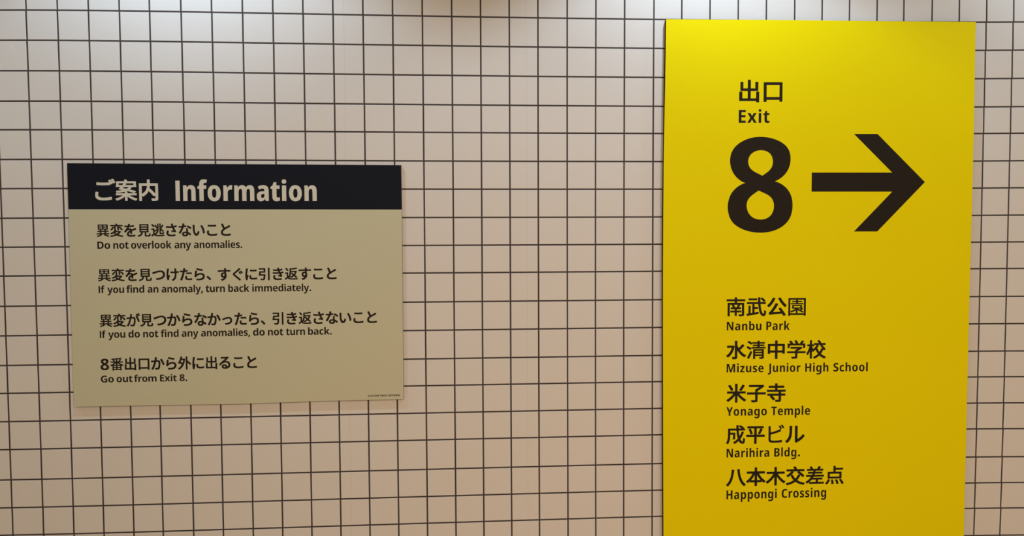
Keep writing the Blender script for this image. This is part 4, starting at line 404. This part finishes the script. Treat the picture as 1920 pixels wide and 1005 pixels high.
GRID_X = [-1.012, -0.003, 0.998, 1.994, 2.991, 3.97, 4.995, 5.999, 7.011, 8.015, 9.014, 10.012, 11.016, 12.014, 13.016, 14.013, 14.996, 15.979, 16.964, 17.98, 18.976, 19.98, 21.008, 21.99, 22.991, 23.995, 24.999, 26.016, 27.006, 27.998, 29.001, 29.979, 31.016, 32.019, 33.031, 34.036]
GRID_Y = [0.118, 1.119, 2.13, 3.138, 4.092, 5.079, 6.053, 7.039, 8.009, 8.974, 9.992, 10.989, 11.995, 12.944, 13.913, 14.873, 15.921, 16.892, 17.85, 18.879]
CAM_Y = 6.27507
SINGLE = {(7,6),(7,7),(7,8),(7,9),(7,10),(7,11),(7,12),(7,13),(7,14),(7,15),(7,16),(7,17),(7,18),(7,19),(7,20),(7,21),(7,22),(7,23),(8,6),(8,7),(8,8),(8,9),(8,10),(8,11),(8,12),(8,13),(8,14),(8,15),(8,16),(8,17),(8,18),(8,19),(8,20),(8,21),(8,22),(8,23),(9,6),(9,7),(9,8),(9,9),(9,10),(9,20),(9,21),(9,22),(9,23),(10,6),(10,7),(10,8),(10,9),(10,10),(10,20),(10,21),(10,22),(10,23),(11,6),(11,7),(11,8),(11,9),(11,10),(11,20),(11,21),(11,22),(11,23),(12,6),(12,7),(12,8),(12,9),(12,10),(12,20),(12,21),(12,22),(12,23),(13,6),(13,7),(13,8),(13,9),(13,10),(13,20),(13,21),(13,22),(13,23),(14,6),(14,7),(14,8),(14,9),(14,10),(14,20),(14,21),(14,22),(14,23),(15,6),(15,7),(15,8),(15,9),(15,10),(15,20),(15,21),(15,22),(15,23),(16,6),(16,7),(16,8),(16,9),(16,10),(16,20),(16,21),(16,22),(16,23),(17,6),(17,7),(17,8),(17,9),(17,10),(17,20),(17,21),(17,22),(17,23),(18,6),(18,7),(18,8),(18,9),(18,10),(18,20),(18,21),(18,22),(18,23),(19,6),(19,7),(19,8),(19,9),(19,10),(19,20),(19,21),(19,22),(19,23),(20,6),(20,7),(20,8),(20,9),(20,10),(20,19),(20,20),(20,21),(20,22),(20,23),(21,6),(21,7),(21,8),(21,9),(21,10),(21,11),(21,12),(21,13),(21,14),(21,15),(21,16),(21,17),(21,18),(21,19),(21,20),(21,21),(21,22),(21,23),(22,6),(22,7),(22,8),(22,9),(22,10),(22,11),(22,12),(22,13),(22,14),(22,15),(22,16),(22,17),(22,18),(22,19),(22,20),(22,21),(22,22),(22,23),(23,6),(23,7),(23,8),(23,9),(23,10),(23,11),(23,12),(23,13),(23,14),(23,15),(23,16),(23,17),(23,18),(23,19),(23,20),(23,21),(23,22),(23,23),(24,6),(24,7),(24,8),(24,9),(24,10),(24,11),(24,12),(24,13),(24,14),(24,15),(24,16),(24,17),(24,18),(24,19),(24,20),(24,21),(24,22),(24,23),(25,6),(25,7),(25,8),(25,9),(25,10),(25,11),(25,12),(25,13),(25,14),(25,15),(25,16),(25,17),(25,18),(25,19),(25,20),(25,21),(25,22),(25,23),(26,6),(26,7),(26,8),(26,9),(26,10),(26,11),(26,12),(26,13),(26,14),(26,15),(26,16),(26,17),(26,18),(26,19),(26,20),(26,21),(26,22),(26,23),(27,6),(27,7),(27,8),(27,9),(27,10),(27,11),(27,12),(27,13),(27,14),(27,15),(27,16),(27,17),(27,18),(27,19),(27,20),(27,21),(27,22),(27,23),(28,6),(28,7),(28,8),(28,9),(28,10),(28,11),(28,12),(28,13),(28,14),(28,15),(28,16),(28,17),(28,18),(28,19),(28,20),(28,21),(28,22),(28,23),(41,6),(41,7),(41,8),(41,10),(41,11),(41,12),(41,13),(41,15),(41,16),(41,17),(41,21)}
SCUFFS = [(-1.7532, 2.06615, -1.74079, 2.03123), (0.76015, 2.17694, 0.78475, 2.19578)]
NICKS = [(-1.58123, 0.84075, -1.56552, 0.84101), (-0.68323, 0.84611, -0.66503, 0.84616)]

# ------------------------------------------------------------------ helpers
def link(name, me, mt=None, parent=None, **props):
    o = bpy.data.objects.new(name, me)
    COL.objects.link(o)
    if mt and me is not None and not me.materials:
        me.materials.append(mt)
    if parent:
        o.parent = parent
        o.matrix_parent_inverse = Matrix.Identity(4)
        o.location = (0, 0, 0) if parent.parent else -parent.location
    for k, v in props.items():
        o[k] = v
    return o

def box(name, x0, x1, y0, y1, z0, z1):
    me = bpy.data.meshes.new(name)
    v = [(x, y, z) for x in (x0, x1) for y in (y0, y1) for z in (z0, z1)]
    f = [(0, 1, 3, 2), (4, 6, 7, 5), (0, 4, 5, 1), (2, 3, 7, 6), (0, 2, 6, 4), (1, 5, 7, 3)]
    me.from_pydata(v, [], f)
    bm = bmesh.new(); bm.from_mesh(me)
    bmesh.ops.recalc_face_normals(bm, faces=bm.faces)
    bm.to_mesh(me); bm.free()
    return me

def slab(name, outline, y_back, y_front, chamfer=0.0006):
    """a sheet whose outline (x, z) is given; front faces -y, with a small chamfer"""
    P = [Vector((a, b)) for a, b in outline]
    n = len(P)
    ar = sum(P[i].x * P[(i + 1) % n].y - P[(i + 1) % n].x * P[i].y for i in range(n))
    if ar < 0:
        P.reverse()
    inner = []
    for i in range(n):
        a, b, c = P[i - 1], P[i], P[(i + 1) % n]
        d1, d2 = (b - a).normalized(), (c - b).normalized()
        n1, n2 = Vector((-d1.y, d1.x)), Vector((-d2.y, d2.x))
        inner.append(b + (n1 + n2) / (1 + n1.dot(n2)) * chamfer)
    v = [(p.x, y_back, p.y) for p in P] + [(p.x, y_front + chamfer, p.y) for p in P] + [(p.x, y_front, p.y) for p in inner]
    f = [tuple(range(n))[::-1]]
    f += [(i, (i + 1) % n, n + (i + 1) % n, n + i) for i in range(n)]
    f += [(n + i, n + (i + 1) % n, 2 * n + (i + 1) % n, 2 * n + i) for i in range(n)]
    f += [tuple(range(2 * n, 3 * n))]
    me = bpy.data.meshes.new(name)
    me.from_pydata(v, [], f)
    bm = bmesh.new(); bm.from_mesh(me)
    bmesh.ops.recalc_face_normals(bm, faces=bm.faces)
    bm.to_mesh(me); bm.free()
    return me

def edge_material(o, mt):
    o.data.materials.append(mt)
    for p in o.data.polygons:
        if abs(p.normal.y) < 0.3:
            p.material_index = 1

SC = 100.0
def fill(contours):
    """closed 2-D contours (holes by winding/even-odd) -> (verts, faces) of a thin filled shape"""
    cu = bpy.data.curves.new('outline', 'CURVE')
    cu.dimensions = '2D'
    cu.fill_mode = 'BOTH'
    cu.extrude = 0.5
    for c in contours:
        s = cu.splines.new('POLY')
        s.points.add(len(c) - 1)
        for i, (x, y) in enumerate(c):
            s.points[i].co = (x, y, 0, 1)
        s.use_cyclic_u = True
    ob = bpy.data.objects.new('outline', cu)
    me = bpy.data.meshes.new_from_object(ob)
    V = [tuple(v.co) for v in me.vertices]
    F = [tuple(p.vertices) for p in me.polygons]
    bpy.data.objects.remove(ob)
    bpy.data.curves.remove(cu)
    bpy.data.meshes.remove(me)
    return V, F

GL = {}
def glyph(style, ch):
    if (style, ch) not in GL:
        cs = OUTLINES[style][ORDER[style].index(ch)]
        GL[(style, ch)] = fill([[(c[i] / 10.0, c[i + 1] / 10.0) for i in range(0, len(c), 2)] for c in cs])
    return GL[(style, ch)]

INK = 0.00016
def text_mesh(name, texts, runs, y_face):
    """runs: origin x, z; x axis of the letters; z axis of the letters (metres per letter size); letter offsets"""
    V, F = [], []
    for (style, text), (ox, oz, exx, exz, eyx, eyz, offs) in zip(texts, runs):
        for ch, off in zip(text, offs):
            gv, gf = glyph(style, ch)
            b = len(V)
            for x, y, z in gv:
                u, t = x * 0.01 + off * 0.001, y * 0.01
                V.append((ox + exx * u + eyx * t, y_face - INK * (z + 0.5), oz + exz * u + eyz * t))
            F += [tuple(b + i for i in f) for f in gf]
    me = bpy.data.meshes.new(name)
    me.from_pydata(V, [], F)
    bm = bmesh.new(); bm.from_mesh(me)
    bmesh.ops.remove_doubles(bm, verts=bm.verts, dist=1e-7)
    bmesh.ops.recalc_face_normals(bm, faces=bm.faces)
    bm.to_mesh(me); bm.free()
    return me

def shape_mesh(name, contours, y_face):
    cs = [[(x * SC, z * SC) for x, z in c] for c in contours]
    gv, gf = fill(cs)
    V = [(x / SC, y_face - INK * (z + 0.5), y / SC) for x, y, z in gv]
    me = bpy.data.meshes.new(name)
    me.from_pydata(V, [], gf)
    bm = bmesh.new(); bm.from_mesh(me)
    bmesh.ops.recalc_face_normals(bm, faces=bm.faces)
    bm.to_mesh(me); bm.free()
    return me

# ------------------------------------------------------------------ setting: wall, floor, ceiling
def field(F, X, Y):
    """the sheets of tiling were hung slightly out of true: smooth offset in tile widths"""
    (dx, dy, dt), co = F
    x, y = min(1, max(-1, (X - 17) / 18)), min(1, max(-.95, (Y - 9) / 10))
    s, n = 0.0, 0
    for i in range(dx + 1):
        for j in range(dy + 1):
            if i + j <= dt:
                s += co[n] * x ** i * y ** j
                n += 1
    return s

def joint(i, j):
    X = GRID_X[i + 1] if -1 <= i <= 34 else (GRID_X[0] + i + 1 if i < -1 else GRID_X[-1] + i - 34)
    Y = GRID_Y[j] if 0 <= j <= 19 else (GRID_Y[0] + j * .995 if j < 0 else GRID_Y[-1] + (j - 19) * .985)
    X, Y = X + field(FIELD_U, X, Y), Y + field(FIELD_V, X, Y)
    return ((X - 17) * 0.1, 1.5565 + (CAM_Y - Y) * 0.1)

G = [[joint(i, j) for j in range(-6, 23)] for i in range(-8, 44)]
nx, nz = len(G), len(G[0])
X0, X1 = G[0][0][0], G[-1][0][0]
wall = link('wall_back', box('wall_back', X0 - 0.02, X1 + 0.02, 0.0008, 0.10, FLOOR, CEIL), M_GROUT, kind='structure')
link('floor', box('floor', X0 - 0.02, X1 + 0.02, -3.6, 0.10, FLOOR - 0.08, FLOOR), M_FLOOR, kind='structure')
link('ceiling', box('ceiling', X0 - 0.02, X1 + 0.02, -3.6, 0.10, CEIL, CEIL + 0.08), M_CEIL, kind='structure')

GROUT = 0.0054
def cell(a, b):
    p = [Vector(G[a][b]), Vector(G[a + 1][b]), Vector(G[a + 1][b + 1]), Vector(G[a][b + 1])]
    c = (p[0] + p[1] + p[2] + p[3]) / 4
    ux = (p[1] + p[2] - p[0] - p[3]) / 2
    uz = (p[0] + p[1] - p[2] - p[3]) / 2
    return c, ux.length - GROUT, uz.length - GROUT, math.atan2(ux.y, ux.x)

# one unit tile (front at y = 0, back at y = 0.0008), edges slightly eased
ch = 0.006
tv = [(-.5, .0008, -.5), (.5, .0008, -.5), (.5, .0008, .5), (-.5, .0008, .5),
      (-.5, .0004, -.5), (.5, .0004, -.5), (.5, .0004, .5), (-.5, .0004, .5),
      (-.5 + ch, 0, -.5 + ch), (.5 - ch, 0, -.5 + ch), (.5 - ch, 0, .5 - ch), (-.5 + ch, 0, .5 - ch)]
tf = [(0, 3, 2, 1), (8, 9, 10, 11)]
for a in (0, 4):
    for i in range(4):
        j = (i + 1) % 4
        tf.append((a + i, a + j, a + 4 + j, a + 4 + i))
tile_me = bpy.data.meshes.new('tile')
tile_me.from_pydata(tv, [], tf)
bm = bmesh.new(); bm.from_mesh(tile_me)
bmesh.ops.recalc_face_normals(bm, faces=bm.faces)
bm.to_mesh(tile_me); bm.free()
tile_me.materials.append(M_TILE)

RV, RF = [], []
for a in range(nx - 1):
    for b in range(nz - 1):
        c, wd, hg, ang = cell(a, b)
        if (a, b) in SINGLE:
            o = bpy.data.objects.new('tile', tile_me)
            COL.objects.link(o)
            o.parent = wall
            o.location = (c.x, 0, c.y)
            o.rotation_euler = (0, -ang, 0)
            o.scale = (wd, 1, hg)
        else:
            k = len(RV)
            ca, sa = math.cos(ang), math.sin(ang)
            for x, y, z in tv:
                xx, zz = x * wd, z * hg
                RV.append((c.x + ca * xx - sa * zz, y, c.y + sa * xx + ca * zz))
            RF += [tuple(k + i for i in f) for f in tf]
rest = bpy.data.meshes.new('tiling')
rest.from_pydata(RV, [], RF)
bm = bmesh.new(); bm.from_mesh(rest)
bmesh.ops.recalc_face_normals(bm, faces=bm.faces)
bm.to_mesh(rest); bm.free()
link('tiling', rest, M_TILE, wall, kind='stuff')

# faint upright joints between the wall sheets, and two scuffs
def strip(name, x0, x1, z0, z1, wdt, mt, y=-0.00006):
    d = Vector((x1 - x0, z1 - z0)).normalized()
    n = Vector((-d.y, d.x)) * wdt / 2
    P = [(x0 + n.x, z0 + n.y), (x1 + n.x, z1 + n.y), (x1 - n.x, z1 - n.y), (x0 - n.x, z0 - n.y)]
    return link(name, slab(name, P, 0.0, y - 0.00002, 0.00001), mt, wall)

for a, xs in ((7 + 12, -0.6632), (7 + 18, -0.0438)):
    V, F = [], []
    for b in range(nz - 1):
        z0, z1 = G[a][b][1] - GROUT * 0.7, G[a][b + 1][1] + GROUT * 0.7
        k = len(V)
        for y in (0.0, -0.00006):
            V += [(xs - .0006, y, z1), (xs + .0006, y, z1), (xs + .0006, y, z0), (xs - .0006, y, z0)]
        F += [(k + 4, k + 5, k + 6, k + 7)] + [(k + i, k + (i + 1) % 4, k + 4 + (i + 1) % 4, k + 4 + i) for i in range(4)]
    me = bpy.data.meshes.new('seam')
    me.from_pydata(V, [], F)
    link('seam', me, M_SEAM, wall)

for x0, z0, x1, z1 in SCUFFS:
    strip('scuff', x0, x1, z0, z1, 0.0022, M_SCRATCH)

# ------------------------------------------------------------------ information sign
TI = 0.009
P = INFO_EDGE
base = Vector(((P[0][0] + P[2][0]) / 2, 0, min(q[1] for q in P)))
info = link('information_sign', None, label='beige information board with a navy heading band and lines of black rules', category='sign')
info.location = base
edge_material(link('board', slab('board', P, 0.0, -TI), M_BEIGE, info), M_EDGE_SHADED)
band = link('heading_band', slab('heading_band', BAND_EDGE, -TI + 0.0008, -TI - 0.0001, 0.0002), M_NAVY, info, label='dark navy band across the top of the board')
# two pale nicks on the lower edge of the board
for k, (x0, z0, x1, z1) in enumerate(NICKS):
    height = 0.0018 if k else 0.0026
    V = [(x0, -TI - .0002, z0 + .0003), (x1, -TI - .0002, z1 + .0003), (x0, -TI - .0002, z0 + height),
         (x0, -TI + .001, z0 - .0003), (x1, -TI + .001, z1 - .0003), (x0, -TI + .001, z0 + height)]
    me = bpy.data.meshes.new('nick')
    me.from_pydata(V, [], [(0, 1, 2), (3, 5, 4), (0, 3, 4, 1), (1, 4, 5, 2), (2, 5, 3, 0)])
    link('nick', me, M_CREAM, info, label='pale chipped nick on the lower edge')

def words(style, s):
    return [(style, q) for q in s.split()]

info_lines = [
    ('heading_lettering', M_CREAM, 'cream Japanese heading on the navy band', [('H', 'ご案内')]),
    ('heading_lettering', M_CREAM, 'cream heading reading Information on the navy band', [('T', 'Information')]),
    ('lettering', M_DARK, 'first Japanese rule in bold black', [('J', '異変を見逃さないこと')]),
    ('lettering', M_DARK, 'small black line reading Do not overlook any anomalies.', words('E', 'Do not overlook any anomalies.')),
    ('lettering', M_DARK, 'second Japanese rule in bold black', [('J', '異変を見つけたら、'), ('J', 'すぐに引き返すこと')]),
    ('lettering', M_DARK, 'small black line reading If you find an anomaly, turn back immediately.', words('E', 'If you find an anomaly, turn back immediately.')),
    ('lettering', M_DARK, 'third Japanese rule in bold black', [('J', '異変が見つからなかったら、'), ('J', '引き返さないこと')]),
    ('lettering', M_DARK, 'small black line reading If you do not find any anomalies, do not turn back.', words('E', 'If you do not find any anomalies, do not turn back.')),
    ('lettering', M_DARK, 'fourth Japanese rule in bold black beginning with 8', [('E', '8'), ('J', '番出口から外に出ること')]),
    ('lettering', M_DARK, 'small black line reading Go out from Exit 8.', words('E', 'Go out from Exit 8.')),
    ('small_print', M_DARK, 'tiny copyright line in the lower right corner', [('S', '©2025映画「8番出口」製作委員会')]),
]
for (nm, mt, lb, tx), rn in zip(info_lines, INFO_RUNS):
    yf = -TI - (0.0001 if mt is M_CREAM else 0.0)
    if tx[-1][0] == 'J' and tx[0][0] == 'J' and len(tx) == 2:        # two phrases with a wide gap between them
        link(nm, text_mesh(nm, tx[:1], rn[:1], yf), mt, info, label=lb + ', opening phrase')
        link(nm, text_mesh(nm, tx[1:], rn[1:], yf), mt, info, label=lb + ', closing phrase')
    else:
        link(nm, text_mesh(nm, tx, rn, yf), mt, band if mt is M_CREAM else info, label=lb)

# ------------------------------------------------------------------ exit sign
TY = 0.022
P = EXIT_EDGE
base = Vector(((P[0][0] + P[2][0]) / 2, 0, min(q[1] for q in P)))
ex = link('exit_sign', None, label='tall bright yellow exit sign with a big black 8 and right-pointing arrow', category='sign')
ex.location = base
edge_material(link('board', slab('board', P, 0.0, -TY), M_YEL, ex), M_EDGE)
link('numeral', shape_mesh('numeral', [EIGHT, EIGHT_UPPER, EIGHT_LOWER], -TY), M_YDARK, ex, label='large black figure 8')
link('arrow', shape_mesh('arrow', [ARROW], -TY), M_YDARK, ex, label='large black arrow pointing right')
exit_lines = [
    ('bold black Japanese word for exit', [('H', '出口')]),
    ('black word Exit', [('X', 'Exit')]),
    ('first Japanese place name', [('H', '南武公園')]),
    ('black line reading Nanbu Park', words('N', 'Nanbu Park')),
    ('second Japanese place name', [('H', '水清中学校')]),
    ('black line reading Mizuse Junior High School', words('N', 'Mizuse Junior High School')),
    ('third Japanese place name', [('H', '米子寺')]),
    ('black line reading Yonago Temple', words('N', 'Yonago Temple')),
    ('fourth Japanese place name', [('H', '成平ビル')]),
    ('black line reading Narihira Bldg.', words('N', 'Narihira Bldg.')),
    ('fifth Japanese place name at the bottom', [('H', '八本木交差点')]),
    ('black line reading Happongi Crossing', words('N', 'Happongi Crossing')),
]
for (lb, tx), rn in zip(exit_lines, EXIT_RUNS):
    link('lettering', text_mesh('lettering', tx, rn, -TY), M_YDARK, ex, label=lb)
